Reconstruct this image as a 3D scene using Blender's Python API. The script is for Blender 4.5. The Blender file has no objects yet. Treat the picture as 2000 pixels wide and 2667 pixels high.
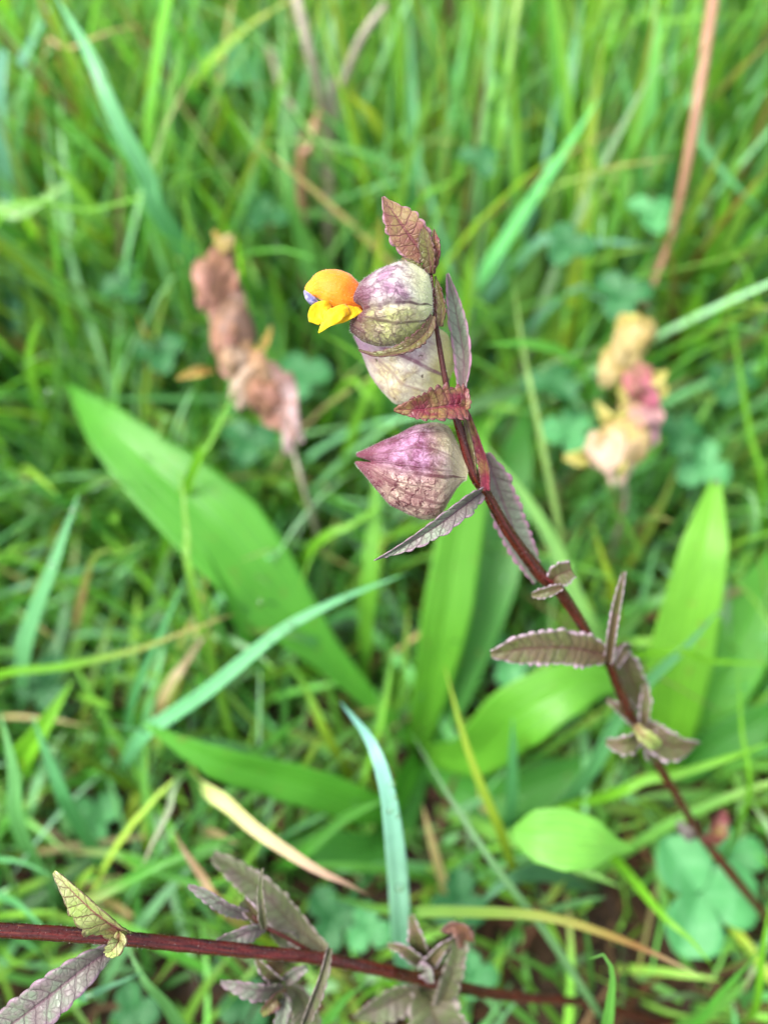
import bpy, math, random
import numpy as np
from mathutils import Vector, noise as mnoise

rng = np.random.default_rng(11)
random.seed(11)
S = bpy.context.scene
COL = S.collection

# ------------------------------------------------------------------ camera, world, sun, exposure
H, PITCH, F = 0.26, math.radians(55), 2006.0        # camera height (m), tilt down, focal length in photo pixels
cam = bpy.data.cameras.new('camera')
camo = bpy.data.objects.new('camera', cam)
COL.objects.link(camo)
camo.location = (0, 0, H)
camo.rotation_euler = (math.pi / 2 - PITCH, 0, 0)
cam.sensor_fit = 'HORIZONTAL'
cam.sensor_width = 36.0
cam.lens = 36.0 * F / 2000.0
cam.clip_start, cam.clip_end = 0.005, 200
cam.dof.use_dof = True
cam.dof.focus_distance = 0.1295
cam.dof.aperture_fstop = 8.2
S.camera = camo

SUN_EL, SUN_AZ = math.radians(60), math.radians(-105)   # azimuth from +Y towards +X
W = bpy.data.worlds.new('World')
S.world = W
W.use_nodes = True
wt = W.node_tree
bg = wt.nodes['Background']
sky = wt.nodes.new('ShaderNodeTexSky')
sky.sky_type = 'NISHITA'
sky.sun_disc = False
sky.sun_elevation = SUN_EL
sky.sun_rotation = SUN_AZ
sky.air_density, sky.dust_density, sky.ozone_density = 1.0, 4.0, 1.0
hsv = wt.nodes.new('ShaderNodeHueSaturation')
hsv.inputs['Saturation'].default_value = 0.5
wt.links.new(sky.outputs[0], hsv.inputs['Color'])
wt.links.new(hsv.outputs[0], bg.inputs[0])
bg.inputs[1].default_value = 0.135

sun = bpy.data.lights.new('sun', 'SUN')
sun.energy, sun.angle, sun.color = 1.4, math.radians(30), (1.0, 0.97, 0.92)
suno = bpy.data.objects.new('sun', sun)
COL.objects.link(suno)
sd = Vector((math.sin(SUN_AZ) * math.cos(SUN_EL), math.cos(SUN_AZ) * math.cos(SUN_EL), math.sin(SUN_EL)))
suno.rotation_euler = sd.to_track_quat('Z', 'Y').to_euler()

S.view_settings.view_transform = 'Standard'
S.view_settings.look = 'None'
S.view_settings.gamma = 1
S.view_settings.use_curve_mapping = False
S.view_settings.exposure = 1.8
S.render.engine = 'CYCLES'
S.cycles.use_denoising = True
S.cycles.max_bounces = 10
S.cycles.diffuse_bounces = 4
S.cycles.transmission_bounces = 8
S.cycles.sample_clamp_indirect = 4

# ------------------------------------------------------------------ points in space
RX = np.array([1.0, 0, 0])
UP = np.array([0, math.sin(PITCH), math.cos(PITCH)])
FW = np.array([0, math.cos(PITCH), -math.sin(PITCH)])
C0 = np.array([0, 0, H])
Zv = np.array([0, 0, 1.0])


def ray(px, py):
    return FW + (px - 1000) / F * RX + (1333.5 - py) / F * UP


def D(px, py, d):                 # point at depth d
    return C0 + d * ray(px, py)


def ZP(px, py, z):                # point at height z above the soil
    r = ray(px, py)
    return C0 + (z - H) / r[2] * r


def depth(p):
    return float(np.dot(np.asarray(p) - C0, FW))


def project(P):
    q = np.asarray(P) - C0
    d = q @ FW
    dd = np.where(np.abs(d) < 1e-6, 1e-6, d)
    return 1000 + F * (q @ RX) / dd, 1333.5 - F * (q @ UP) / dd, d


GW, GH = 250, 334
KEEP = np.zeros((GH, GW))          # farthest thing of note seen through each bit of the opening in the grass
HERO = np.zeros((GH, GW))


def protect(P, hero=False):
    x, y, d = project(P)
    ok = (d > 0.05) & (x >= 0) & (x < 2000) & (y >= 0) & (y < 2667)
    xi, yi = (x[ok] / 8).astype(int), (y[ok] / 8).astype(int)
    np.maximum.at(KEEP, (yi, xi), d[ok])
    if hero:
        np.maximum.at(HERO, (yi, xi), d[ok])


def spline(P, n):
    P = np.asarray(P, float)
    if len(P) == 2:
        t = np.linspace(0, 1, n)[:, None]
        return P[0] * (1 - t) + P[1] * t
    Q = np.vstack([2 * P[0] - P[1], P, 2 * P[-1] - P[-2]])
    seg = np.linalg.norm(np.diff(P, axis=0), axis=1)
    cum = np.concatenate([[0], np.cumsum(seg)])
    s = np.linspace(0, cum[-1], n)
    k = np.clip(np.searchsorted(cum, s, 'right') - 1, 0, len(P) - 2)
    t = ((s - cum[k]) / np.maximum(seg[k], 1e-9))[:, None]
    p0, p1, p2, p3 = Q[k], Q[k + 1], Q[k + 2], Q[k + 3]
    return 0.5 * (2 * p1 + (p2 - p0) * t + (2 * p0 - 5 * p1 + 4 * p2 - p3) * t ** 2 + (3 * p1 - p0 - 3 * p2 + p3) * t ** 3)


def unit(v):
    v = np.asarray(v, float)
    return v / np.maximum(np.linalg.norm(v, axis=-1, keepdims=True), 1e-12)


def interp(vals, n):
    vals = np.asarray(vals, float)
    return np.interp(np.linspace(0, 1, n), np.linspace(0, 1, len(vals)), vals)


def sstep(x, a, b):
    t = np.clip((x - a) / (b - a), 0, 1)
    return t * t * (3 - 2 * t)


# ------------------------------------------------------------------ objects
def grid_faces(nu, nv, wrap=False, off=0):
    i = np.arange(nv - 1)[:, None] * nu
    if wrap:
        j = np.arange(nu)
        k = (j + 1) % nu
    else:
        j = np.arange(nu - 1)
        k = j + 1
    return (off + np.stack([i + j, i + k, i + nu + k, i + nu + j], -1)).reshape(-1, 4)


def mesh(name, V, Fq, mat, attrs=None, cols=None, Ft=None):
    me = bpy.data.meshes.new(name)
    V = np.asarray(V, np.float32).reshape(-1, 3)
    Fq = np.asarray(Fq, np.int32).reshape(-1, 4)
    nt = 0 if Ft is None else len(Ft)
    me.vertices.add(len(V))
    me.vertices.foreach_set('co', V.ravel())
    me.loops.add(len(Fq) * 4 + nt * 3)
    idx = Fq.ravel()
    starts = np.arange(len(Fq)) * 4
    if nt:
        Ft = np.asarray(Ft, np.int32)
        starts = np.concatenate([starts, len(Fq) * 4 + np.arange(nt) * 3])
        idx = np.concatenate([idx, Ft.ravel()])
    me.loops.foreach_set('vertex_index', idx.astype(np.int32))
    me.polygons.add(len(Fq) + nt)
    me.polygons.foreach_set('loop_start', starts.astype(np.int32))
    me.polygons.foreach_set('use_smooth', np.ones(len(Fq) + nt, bool))
    for k, a in (attrs or {}).items():
        at = me.attributes.new(k, 'FLOAT', 'POINT')
        at.data.foreach_set('value', np.asarray(a, np.float32).ravel())
    if cols is not None:
        ca = me.attributes.new('tint', 'FLOAT_COLOR', 'POINT')
        c = np.ones((len(V), 4), np.float32)
        c[:, :3] = cols
        ca.data.foreach_set('color', c.ravel())
    me.update(calc_edges=True)
    me.validate()
    me.materials.append(mat)
    return me


def link(name, me, parent=None):
    o = bpy.data.objects.new(name, me)
    COL.objects.link(o)
    if parent is not None:
        o.parent = parent
        b = parent
        off = Vector((0, 0, 0))
        while b is not None:
            off += b.location
            b = b.parent
        o.location = -off
    return o


def tag(o, label=None, cat=None, group=None, kind=None):
    if label: o['label'] = label
    if cat: o['category'] = cat
    if group: o['group'] = group
    if kind: o['kind'] = kind
    return o


def thing(name, label, cat, loc, group=None):
    o = bpy.data.objects.new(name, None)
    COL.objects.link(o)
    o.location = Vector([float(c) for c in loc])
    o.empty_display_size = 0.01
    return tag(o, label, cat, group)


def solid(o, th):
    m = o.modifiers.new('thickness', 'SOLIDIFY')
    m.thickness = th
    m.offset = 0
    return o


# ------------------------------------------------------------------ materials
class NT:
    def __init__(s, name):
        s.m = bpy.data.materials.new(name)
        s.m.use_nodes = True
        s.t = s.m.node_tree
        s.p = s.t.nodes['Principled BSDF']
        s.out = s.t.nodes['Material Output']

    def set(s, sock, v):
        if isinstance(v, bpy.types.NodeSocket):
            s.t.links.new(v, sock)
        elif isinstance(v, (tuple, list)) and len(v) == 3 and sock.type == 'RGBA':
            sock.default_value = (*v, 1)
        else:
            sock.default_value = v

    def math(s, op, a, b=0.0, clamp=False):
        n = s.t.nodes.new('ShaderNodeMath')
        n.operation = op
        n.use_clamp = clamp
        s.set(n.inputs[0], a)
        s.set(n.inputs[1], b)
        return n.outputs[0]

    def sm(s, x, a, b, lo=0.0, hi=1.0):
        n = s.t.nodes.new('ShaderNodeMapRange')
        n.interpolation_type = 'SMOOTHSTEP'
        s.set(n.inputs[0], x)
        if a > b:
            a, b, lo, hi = b, a, hi, lo
        for i, v in ((1, a), (2, b), (3, lo), (4, hi)):
            n.inputs[i].default_value = v
        return n.outputs[0]

    def mix(s, f, a, b, mode='MIX'):
        n = s.t.nodes.new('ShaderNodeMix')
        n.data_type = 'RGBA'
        n.blend_type = mode
        s.set(n.inputs[0], f)
        s.set(n.inputs[6], a)
        s.set(n.inputs[7], b)
        return n.outputs[2]

    def attr(s, name, col=False):
        n = s.t.nodes.new('ShaderNodeAttribute')
        n.attribute_name = name
        return n.outputs['Color' if col else 'Fac']

    def xyz(s, x, y, z=0.0):
        n = s.t.nodes.new('ShaderNodeCombineXYZ')
        for i, v in enumerate((x, y, z)):
            s.set(n.inputs[i], v)
        return n.outputs[0]

    def coord(s):
        return s.t.nodes.new('ShaderNodeTexCoord').outputs['Object']

    def noise(s, scale, detail=3.0, vec=None, rough=0.55):
        n = s.t.nodes.new('ShaderNodeTexNoise')
        s.set(n.inputs['Vector'], vec if vec is not None else s.coord())
        n.inputs['Scale'].default_value = scale
        n.inputs['Detail'].default_value = detail
        n.inputs['Roughness'].default_value = rough
        return n.outputs['Fac']

    def edge(s, scale, vec):
        n = s.t.nodes.new('ShaderNodeTexVoronoi')
        n.feature = 'DISTANCE_TO_EDGE'
        s.set(n.inputs['Vector'], vec)
        n.inputs['Scale'].default_value = scale
        return n.outputs['Distance']

    def bump(s, h, strength=0.4, dist=0.0005):
        n = s.t.nodes.new('ShaderNodeBump')
        n.inputs['Strength'].default_value = strength
        n.inputs['Distance'].default_value = dist
        s.set(n.inputs['Height'], h)
        s.set(s.p.inputs['Normal'], n.outputs[0])
        return n.outputs[0]

    def finish(s, col, rough=0.45, spec=0.5, trans=0.0, tcol=None, sheen=0.0, coat=0.0):
        s.set(s.p.inputs['Base Color'], col)
        s.set(s.p.inputs['Roughness'], rough)
        s.set(s.p.inputs['Specular IOR Level'], spec)
        if sheen:
            s.p.inputs['Sheen Weight'].default_value = sheen
            s.p.inputs['Sheen Roughness'].default_value = 0.4
        if coat:
            s.p.inputs['Coat Weight'].default_value = coat
            s.p.inputs['Coat Roughness'].default_value = 0.15
        if trans:
            tr = s.t.nodes.new('ShaderNodeBsdfTranslucent')
            s.set(tr.inputs['Color'], tcol if tcol is not None else col)
            mx = s.t.nodes.new('ShaderNodeMixShader')
            mx.inputs[0].default_value = trans
            s.t.links.new(s.p.outputs[0], mx.inputs[1])
            s.t.links.new(tr.outputs[0], mx.inputs[2])
            s.t.links.new(mx.outputs[0], s.out.inputs['Surface'])
        return s.m


def grass_mat():
    n = NT('grass_blade')
    c = n.attr('tint', True)
    au, av = n.attr('au'), n.attr('av')
    st = n.noise(1.0, 2, n.xyz(n.math('MULTIPLY', au, 9.0), n.math('MULTIPLY', av, 1.5), n.attr('rn')))
    c = n.mix(n.sm(st, 0.35, 0.7, 0.0, 0.45), c, n.mix(1.0, c, (1.5, 1.35, 1.4), 'MULTIPLY'))
    bl = n.noise(160, 3)
    c = n.mix(n.sm(bl, 0.4, 0.75, 0.0, 0.35), c, n.mix(1.0, c, (0.6, 0.7, 0.6), 'MULTIPLY'))
    n.bump(st, 0.35, 0.0004)
    t = n.mix(1.0, c, (1.5, 1.35, 0.6), 'MULTIPLY')
    return n.finish(c, n.sm(bl, 0.3, 0.7, 0.3, 0.5), 0.55, 0.42, t)


def plantain_mat():
    n = NT('plantain_leaf')
    c = n.attr('tint', True)
    au, av = n.attr('au'), n.attr('av')
    st = n.noise(1.0, 3, n.xyz(n.math('MULTIPLY', au, 14.0), n.math('MULTIPLY', av, 2.0), 3.0))
    rib = n.sm(n.math('ABSOLUTE', n.math('SINE', n.math('MULTIPLY', au, 3.14159 * 3))), 0.0, 0.3)
    c = n.mix(n.sm(st, 0.35, 0.7, 0.0, 0.5), c, n.mix(1.0, c, (1.35, 1.3, 1.2), 'MULTIPLY'))
    c = n.mix(n.math('MULTIPLY', n.math('SUBTRACT', 1.0, rib), 0.55), c, n.mix(1.0, c, (1.8, 1.5, 1.5), 'MULTIPLY'))
    sp = n.noise(260, 4)
    c = n.mix(n.sm(sp, 0.62, 0.72, 0.0, 0.5), c, (0.20, 0.20, 0.035))
    c = n.mix(n.sm(n.noise(60, 3), 0.4, 0.7, 0.0, 0.35), c, n.mix(1.0, c, (0.65, 0.75, 0.7), 'MULTIPLY'))
    n.bump(n.math('ADD', rib, n.math('MULTIPLY', st, 0.6)), 0.4, 0.0006)
    return n.finish(c, 0.42, 0.5, 0.45, n.mix(1.0, c, (1.4, 1.35, 0.6), 'MULTIPLY'))


def rattle_leaf(name, body, body2, vein, margin, flush, rough=0.5, trans=0.2, mw=0.3):
    n = NT(name)
    au, av, ph = n.attr('au'), n.attr('av'), n.attr('ph')
    a = n.math('ABSOLUTE', au)
    blot = n.noise(320, 4)
    fine = n.noise(1500, 3)
    c = n.mix(n.sm(blot, 0.38, 0.64), body, body2)
    c = n.mix(n.sm(fine, 0.45, 0.75, 0.0, 0.3), c, n.mix(1.0, c, (1.6, 1.6, 1.6), 'MULTIPLY'))
    wob = n.math('MULTIPLY', n.math('SUBTRACT', n.noise(700, 2), 0.5), 0.35)
    lat = n.math('ABSOLUTE', n.math('SINE', n.math('MULTIPLY', n.math('ADD', ph, wob), 3.14159)))
    vm = n.sm(lat, 0.28, 0.06)
    net = n.sm(n.edge(900, n.coord()), 0.12, 0.02, 0.0, 0.35)
    vm = n.math('MAXIMUM', vm, net)
    mid = n.sm(n.math('ADD', a, n.math('MULTIPLY', av, 0.05)), 0.14, 0.05)
    c = n.mix(n.math('MULTIPLY', vm, 0.7), c, vein)
    c = n.mix(n.math('MULTIPLY', n.sm(av, 0.55, 0.0, 0.0, 0.85), n.sm(a, 1.0, 0.25, 0.25, 1.0)), c, n.mix(n.sm(blot, 0.3, 0.7), flush, n.mix(0.5, flush, body)))
    c = n.mix(n.math('MULTIPLY', mid, 0.75), c, n.mix(0.7, vein, flush))
    mg = n.sm(n.math('ADD', a, n.math('MULTIPLY', n.math('SUBTRACT', blot, 0.5), 0.4)), 1.0 - mw, 0.97)
    mg = n.math('MULTIPLY', mg, n.sm(lat, 0.15, 0.7, 0.35, 1.0))
    c = n.mix(n.math('MULTIPLY', mg, 0.9), c, margin)
    hgt = n.math('SUBTRACT', n.math('ADD', n.math('MULTIPLY', fine, 0.35), n.math('MULTIPLY', blot, 0.5)), n.math('ADD', vm, mid))
    n.bump(hgt, 0.55, 0.0004)
    return n.finish(c, n.sm(fine, 0.3, 0.7, rough - 0.12, rough + 0.12), 0.45, trans, None, 0.04)


def calyx_mat(name, top, top2, low, low2, base, vein, h0, vs, ladder, dark=0.0, flushm=(0.25, 0.05, 0.12), ribs=0.85):
    n = NT(name)
    h, v = n.attr('ch'), n.attr('cv')
    co = n.coord()
    w1 = n.math('MULTIPLY', n.math('SUBTRACT', n.noise(260, 3), 0.5), 0.3)
    w2 = n.math('MULTIPLY', n.math('SUBTRACT', n.noise(310, 3, n.t.nodes.new('ShaderNodeTexCoord').outputs['Object']), 0.5), 0.22)
    w3 = n.math('MULTIPLY', n.math('SUBTRACT', n.noise(1300, 2), 0.5), 0.13)
    hw, vw = n.math('ADD', n.math('ADD', h, w1), w3), n.math('ADD', n.math('ADD', v, w2), w3)
    blot = n.noise(420, 5)
    fine = n.noise(1900, 4)
    up = n.mix(n.sm(blot, 0.4, 0.62), top, top2)
    lo = n.mix(n.sm(blot, 0.38, 0.64), low, low2)
    c = n.mix(n.sm(n.math('ADD', h, n.math('MULTIPLY', w1, 1.5)), h0 - 0.3, h0 + 0.22), lo, up)
    bs = n.sm(n.math('ADD', n.math('SUBTRACT', v, n.math('MULTIPLY', h, 0.16)), w1), 0.42, 0.06, 0.0, 0.9)
    c = n.mix(bs, c, base)
    # veins: lengthways ribs that meet at the mouth, rungs between them, and a fine net
    main = n.sm(n.math('ABSOLUTE', n.math('SUBTRACT', n.math('ADD', h, n.math('MULTIPLY', w1, 0.25)), h0)), 0.075, 0.02)
    rib = n.math('ABSOLUTE', n.math('SINE', n.math('MULTIPLY', n.math('ADD', h, n.math('MULTIPLY', w1, 0.3)), 3.14159 * 2.6)))
    rib = n.sm(rib, 0.3, 0.05, 0.0, ribs)
    rung = n.math('ABSOLUTE', n.math('SINE', n.math('MULTIPLY', n.math('ADD', vw, n.math('MULTIPLY', h, 0.12)), 3.14159 * 10)))
    rung = n.math('MULTIPLY', n.sm(rung, 0.6, 0.12), ladder)
    rung = n.math('MULTIPLY', rung, n.sm(h, h0 + 0.12, h0 - 0.12))
    net = n.sm(n.edge(1.0, n.xyz(n.math('MULTIPLY', hw, 5.0), n.math('MULTIPLY', vw, 8.5))), 0.19, 0.0, 0.0, 0.72)
    net2 = n.sm(n.edge(1.0, n.xyz(n.math('MULTIPLY', hw, 13.0), n.math('MULTIPLY', vw, 22.0))), 0.16, 0.0, 0.0, 0.45)
    vm = n.math('MAXIMUM', n.math('MAXIMUM', rib, rung), n.math('MAXIMUM', net, net2))
    vm = n.math('MULTIPLY', vm, n.sm(blot, 0.25, 0.6, 0.6, 1.0))
    vm = n.math('MULTIPLY', vm, n.sm(v, 0.02, 0.45, 0.25, 1.0))
    vm = n.math('MULTIPLY', vm, vs)
    crease = n.sm(n.math('ABSOLUTE', n.math('ADD', n.math('ADD', h, n.math('MULTIPLY', w1, 0.3)), n.math('ADD', 0.34, n.math('MULTIPLY', n.math('SUBTRACT', 1.0, v), 0.42)))), 0.06, 0.012, 0.0, 0.75)
    vm = n.math('MAXIMUM', vm, n.math('MULTIPLY', crease, vs))
    vm = n.math('MAXIMUM', vm, n.math('MULTIPLY', main, n.sm(blot, 0.2, 0.6, 0.35, 0.9)))
    c = n.mix(vm, c, vein)
    # purple at the mouth and along the keels
    mouth = n.sm(n.math('ADD', v, n.math('MULTIPLY', w1, 0.6)), 0.55, 0.95, 0.0, 0.9)
    keel = n.sm(n.math('ADD', n.math('ABSOLUTE', h), n.math('MULTIPLY', w1, 0.3)), 0.86, 1.0, 0.0, 0.6)
    keel = n.math('MULTIPLY', keel, n.sm(v, 0.25, 0.8))
    c = n.mix(n.math('MAXIMUM', mouth, keel), c, flushm)
    if dark:
        c = n.mix(n.sm(n.noise(620, 2), 0.68, 0.74, 0.0, dark), c, (0.09, 0.05, 0.02))
    hg = n.math('ADD', n.math('ADD', n.math('MULTIPLY', blot, 1.1), n.math('MULTIPLY', fine, 0.5)), n.math('MULTIPLY', vm, 0.5))
    n.bump(hg, 0.6, 0.00045)
    return n.finish(c, n.sm(fine, 0.3, 0.7, 0.34, 0.6), 0.45, 0.32, None, 0.2)


def simple(name, c1, c2, scale=400, rough=0.5, trans=0.0, bump=0.4, sheen=0.0, spec=0.5, stretch=None, tint=None):
    n = NT(name)
    vec = None
    f = n.noise(scale, 4, vec)
    g = n.noise(scale * 4, 3, vec)
    c = n.mix(n.sm(f, 0.35, 0.66), c1, c2)
    c = n.mix(n.sm(g, 0.4, 0.8, 0.0, 0.35), c, n.mix(1.0, c, (0.65, 0.6, 0.6), 'MULTIPLY'))
    n.bump(n.math('ADD', f, n.math('MULTIPLY', g, 0.5)), bump, 0.0004)
    return n.finish(c, rough, spec, trans, tint, sheen)


def stem_mat(name, c1, c2, c3):
    n = NT(name)
    au, av = n.attr('au'), n.attr('av')
    st = n.noise(1.0, 4, n.xyz(n.math('MULTIPLY', au, 4.0), n.math('MULTIPLY', av, 3.0), 0.0))
    sp = n.noise(1400, 3)
    c = n.mix(n.sm(st, 0.35, 0.68), c1, c2)
    c = n.mix(n.sm(n.noise(1.0, 2, n.xyz(n.math('MULTIPLY', au, 9.0), n.math('MULTIPLY', av, 6.0), 4.0)), 0.62, 0.78, 0.0, 0.6), c, c3)
    n.bump(n.math('ADD', st, n.math('MULTIPLY', sp, 0.5)), 0.6, 0.0003)
    return n.finish(c, n.sm(sp, 0.35, 0.65, 0.22, 0.5), 0.38, 0.0)


def petal_mat(name, c1, c2, c3):
    n = NT(name)
    au, av = n.attr('au'), n.attr('av')
    st = n.noise(1.0, 4, n.xyz(n.math('MULTIPLY', au, 7.0), n.math('MULTIPLY', av, 2.0), 0.0))
    bl, fine = n.noise(300, 4), n.noise(2200, 4)
    t = n.math('ADD', av, n.math('MULTIPLY', n.math('SUBTRACT', bl, 0.5), 0.7))
    c = n.mix(n.sm(t, 0.0, 0.45), c1, c2)
    c = n.mix(n.sm(t, 0.4, 0.95), c, c3)
    c = n.mix(n.sm(fine, 0.5, 0.75, 0.0, 0.3), c, n.mix(1.0, c, (0.75, 0.5, 0.5), 'MULTIPLY'))
    c = n.mix(n.sm(st, 0.55, 0.75, 0.0, 0.35), c, n.mix(1.0, c, (0.85, 0.6, 0.5), 'MULTIPLY'))
    n.bump(n.math('ADD', n.math('ADD', st, bl), n.math('MULTIPLY', fine, 0.8)), 0.5, 0.0003)
    return n.finish(c, 0.5, 0.3, 0.3, None, 0.3)


def clover_mat(name, c1, c2, c3):
    n = NT(name)
    au, av = n.attr('au'), n.attr('av')
    a = n.math('ABSOLUTE', au)
    bl = n.noise(200, 4)
    c = n.mix(n.sm(bl, 0.35, 0.66), c1, c2)
    lat = n.math('ABSOLUTE', n.math('SINE', n.math('MULTIPLY', n.math('SUBTRACT', av, n.math('MULTIPLY', a, 0.35)), 34.0)))
    c = n.mix(n.sm(lat, 0.3, 0.0, 0.0, 0.25), c, c3)
    ch = n.math('ABSOLUTE', n.math('SUBTRACT', n.math('ADD', av, n.math('MULTIPLY', a, 0.28)), n.math('ADD', 0.5, n.math('MULTIPLY', bl, 0.12))))
    c = n.mix(n.sm(ch, 0.09, 0.02, 0.0, 0.4), c, c3)
    c = n.mix(n.sm(a, 0.08, 0.02, 0.0, 0.5), c, c3)
    n.bump(n.math('ADD', bl, n.math('MULTIPLY', lat, 0.5)), 0.4, 0.0004)
    return n.finish(c, 0.5, 0.45, 0.35)


def water_mat():
    n = NT('water')
    n.p.inputs['Transmission Weight'].default_value = 1.0
    n.p.inputs['IOR'].default_value = 1.333
    return n.finish((0.97, 1.0, 1.0), 0.02, 0.5)


def soil_mat():
    n = NT('soil')
    a, b = n.noise(45, 6), n.noise(400, 5)
    c = n.mix(n.sm(a, 0.35, 0.65), (0.016, 0.009, 0.005), (0.05, 0.026, 0.012))
    c = n.mix(n.sm(b, 0.45, 0.75, 0, 0.6), c, (0.085, 0.045, 0.02))
    n.bump(n.math('ADD', a, n.math('MULTIPLY', b, 0.6)), 1.0, 0.004)
    return n.finish(c, 0.8, 0.3)


M = dict(
    grass=grass_mat(), plantain=plantain_mat(), water=water_mat(), soil=soil_mat(),
    stem=stem_mat('red_stem', (0.014, 0.003, 0.0025), (0.10, 0.011, 0.007), (0.20, 0.06, 0.025)),
    stem_red=stem_mat('bright_red_stem', (0.022, 0.003, 0.003), (0.095, 0.009, 0.006), (0.28, 0.10, 0.045)),
    straw=stem_mat('straw_stem', (0.24, 0.12, 0.07), (0.34, 0.19, 0.115), (0.45, 0.32, 0.18)),
    taupe=stem_mat('taupe_stem', (0.22, 0.19, 0.14), (0.33, 0.30, 0.22), (0.38, 0.33, 0.24)),
    olive=rattle_leaf('olive_purple_leaf', (0.0792, 0.0936, 0.0230), (0.1008, 0.0756, 0.0346), (0.0468, 0.0252, 0.0180), (0.4300, 0.3182, 0.3870), (0.0864, 0.0252, 0.0202), 0.42, 0.18, 0.22),
    grey=rattle_leaf('grey_purple_leaf', (0.1500, 0.1875, 0.1275), (0.1500, 0.1200, 0.1162), (0.0562, 0.0263, 0.0375), (0.2625, 0.1663, 0.2188), (0.1050, 0.0413, 0.0638), 0.42, 0.18, 0.2),
    apical=rattle_leaf('apical_bract', (0.27, 0.19, 0.075), (0.26, 0.095, 0.085), (0.16, 0.035, 0.05), (0.40, 0.22, 0.27), (0.20, 0.05, 0.065), 0.5, 0.35, 0.16),
    crimson=rattle_leaf('crimson_bract', (0.1445, 0.0187, 0.0323), (0.2040, 0.1445, 0.0425), (0.0723, 0.0085, 0.0170), (0.1203, 0.0278, 0.0370), (0.2125, 0.0238, 0.0510), 0.4, 0.2, 0.2),
    redgreen=rattle_leaf('green_bract_with_red_edge', (0.1275, 0.1360, 0.0340), (0.1105, 0.0765, 0.0298), (0.0723, 0.0255, 0.0229), (0.0833, 0.0204, 0.0259), (0.1020, 0.0382, 0.0340), 0.4, 0.2, 0.36),
    pinkedge=rattle_leaf('grey_leaf_with_pink_edge', (0.1944, 0.2448, 0.1656), (0.1800, 0.1872, 0.1368), (0.1224, 0.0792, 0.0864), (0.4300, 0.1978, 0.3096), (0.2016, 0.0936, 0.1224), 0.45, 0.25, 0.4),
    lime=rattle_leaf('lime_leaf_with_red_veins', (0.2890, 0.3910, 0.0935), (0.3230, 0.3570, 0.1360), (0.1020, 0.0187, 0.0221), (0.1203, 0.0740, 0.0416), (0.2550, 0.0255, 0.0638), 0.36, 0.25, 0.12),
    pale=rattle_leaf('pale_leaf', (0.0978, 0.1275, 0.0467), (0.1190, 0.1020, 0.0723), (0.0595, 0.0340, 0.0298), (0.2775, 0.2220, 0.2035), (0.0935, 0.0723, 0.0340), 0.42, 0.25, 0.18),
    brown=rattle_leaf('brown_leaf', (0.17, 0.075, 0.035), (0.12, 0.05, 0.04), (0.06, 0.02, 0.02), (0.22, 0.12, 0.10), (0.15, 0.06, 0.02), 0.55, 0.2),
    ochre=rattle_leaf('ochre_bract', (0.36, 0.24, 0.04), (0.42, 0.30, 0.08), (0.20, 0.09, 0.02), (0.50, 0.40, 0.12), (0.25, 0.12, 0.03), 0.55, 0.3),
    yellowish=rattle_leaf('yellow_bract', (0.42, 0.42, 0.09), (0.45, 0.38, 0.13), (0.35, 0.25, 0.05), (0.60, 0.58, 0.16), (0.42, 0.28, 0.06), 0.55, 0.3),
    hood=petal_mat('orange_petal', (0.50, 0.09, 0.012), (0.74, 0.21, 0.008), (0.82, 0.36, 0.012)),
    lip=petal_mat('yellow_petal', (0.76, 0.40, 0.004), (0.84, 0.54, 0.006), (0.86, 0.62, 0.010)),
    tooth=simple('violet_tooth', (0.08, 0.08, 0.24), (0.42, 0.38, 0.52), 900, 0.45, 0.2),
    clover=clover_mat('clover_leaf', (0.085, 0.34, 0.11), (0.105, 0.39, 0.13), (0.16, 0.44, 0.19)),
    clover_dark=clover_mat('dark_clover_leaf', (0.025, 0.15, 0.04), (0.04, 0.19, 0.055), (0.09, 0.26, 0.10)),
    petiole=simple('petiole', (0.09, 0.22, 0.06), (0.13, 0.20, 0.08), 200, 0.5, 0.2),
    fuzz=simple('white_hair', (0.75, 0.70, 0.66), (0.8, 0.78, 0.74), 200, 0.6, 0.4),
    litter=NT('dead_grass').m,
)
_n = NT('dead_blade')
_c = _n.attr('tint', True)
M['litter'] = _n.finish(_c, 0.7, 0.3, 0.2)

M['calyx_one'] = calyx_mat('mauve_green_calyx', (0.70, 0.60, 0.63), (0.44, 0.25, 0.36), (0.68, 0.70, 0.28), (0.56, 0.48, 0.30), (0.68, 0.74, 0.40), (0.05, 0.008, 0.025), -0.14, 1.0, 0.0, 0.0, (0.12, 0.03, 0.05), 0.25)
M['calyx_two'] = calyx_mat('white_pink_calyx', (0.80, 0.70, 0.71), (0.60, 0.42, 0.50), (0.78, 0.74, 0.56), (0.66, 0.58, 0.32), (0.58, 0.56, 0.18), (0.20, 0.06, 0.11), -0.1, 0.7, 0.0, 0.85, (0.38, 0.2, 0.34), 0.45)
M['calyx_three'] = calyx_mat('mauve_calyx', (0.50, 0.26, 0.42), (0.23, 0.065, 0.15), (0.64, 0.48, 0.38), (0.46, 0.26, 0.24), (0.58, 0.54, 0.30), (0.085, 0.012, 0.022), -0.14, 1.0, 1.0, 0.0, (0.17, 0.035, 0.06))


def dry_calyx(name, a, b, c):
    return calyx_mat(name, a, b, b, c, c, tuple(x * 0.4 for x in c), 0.0, 0.6, 0.3, 0.0, tuple(x * 0.7 for x in a))


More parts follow.
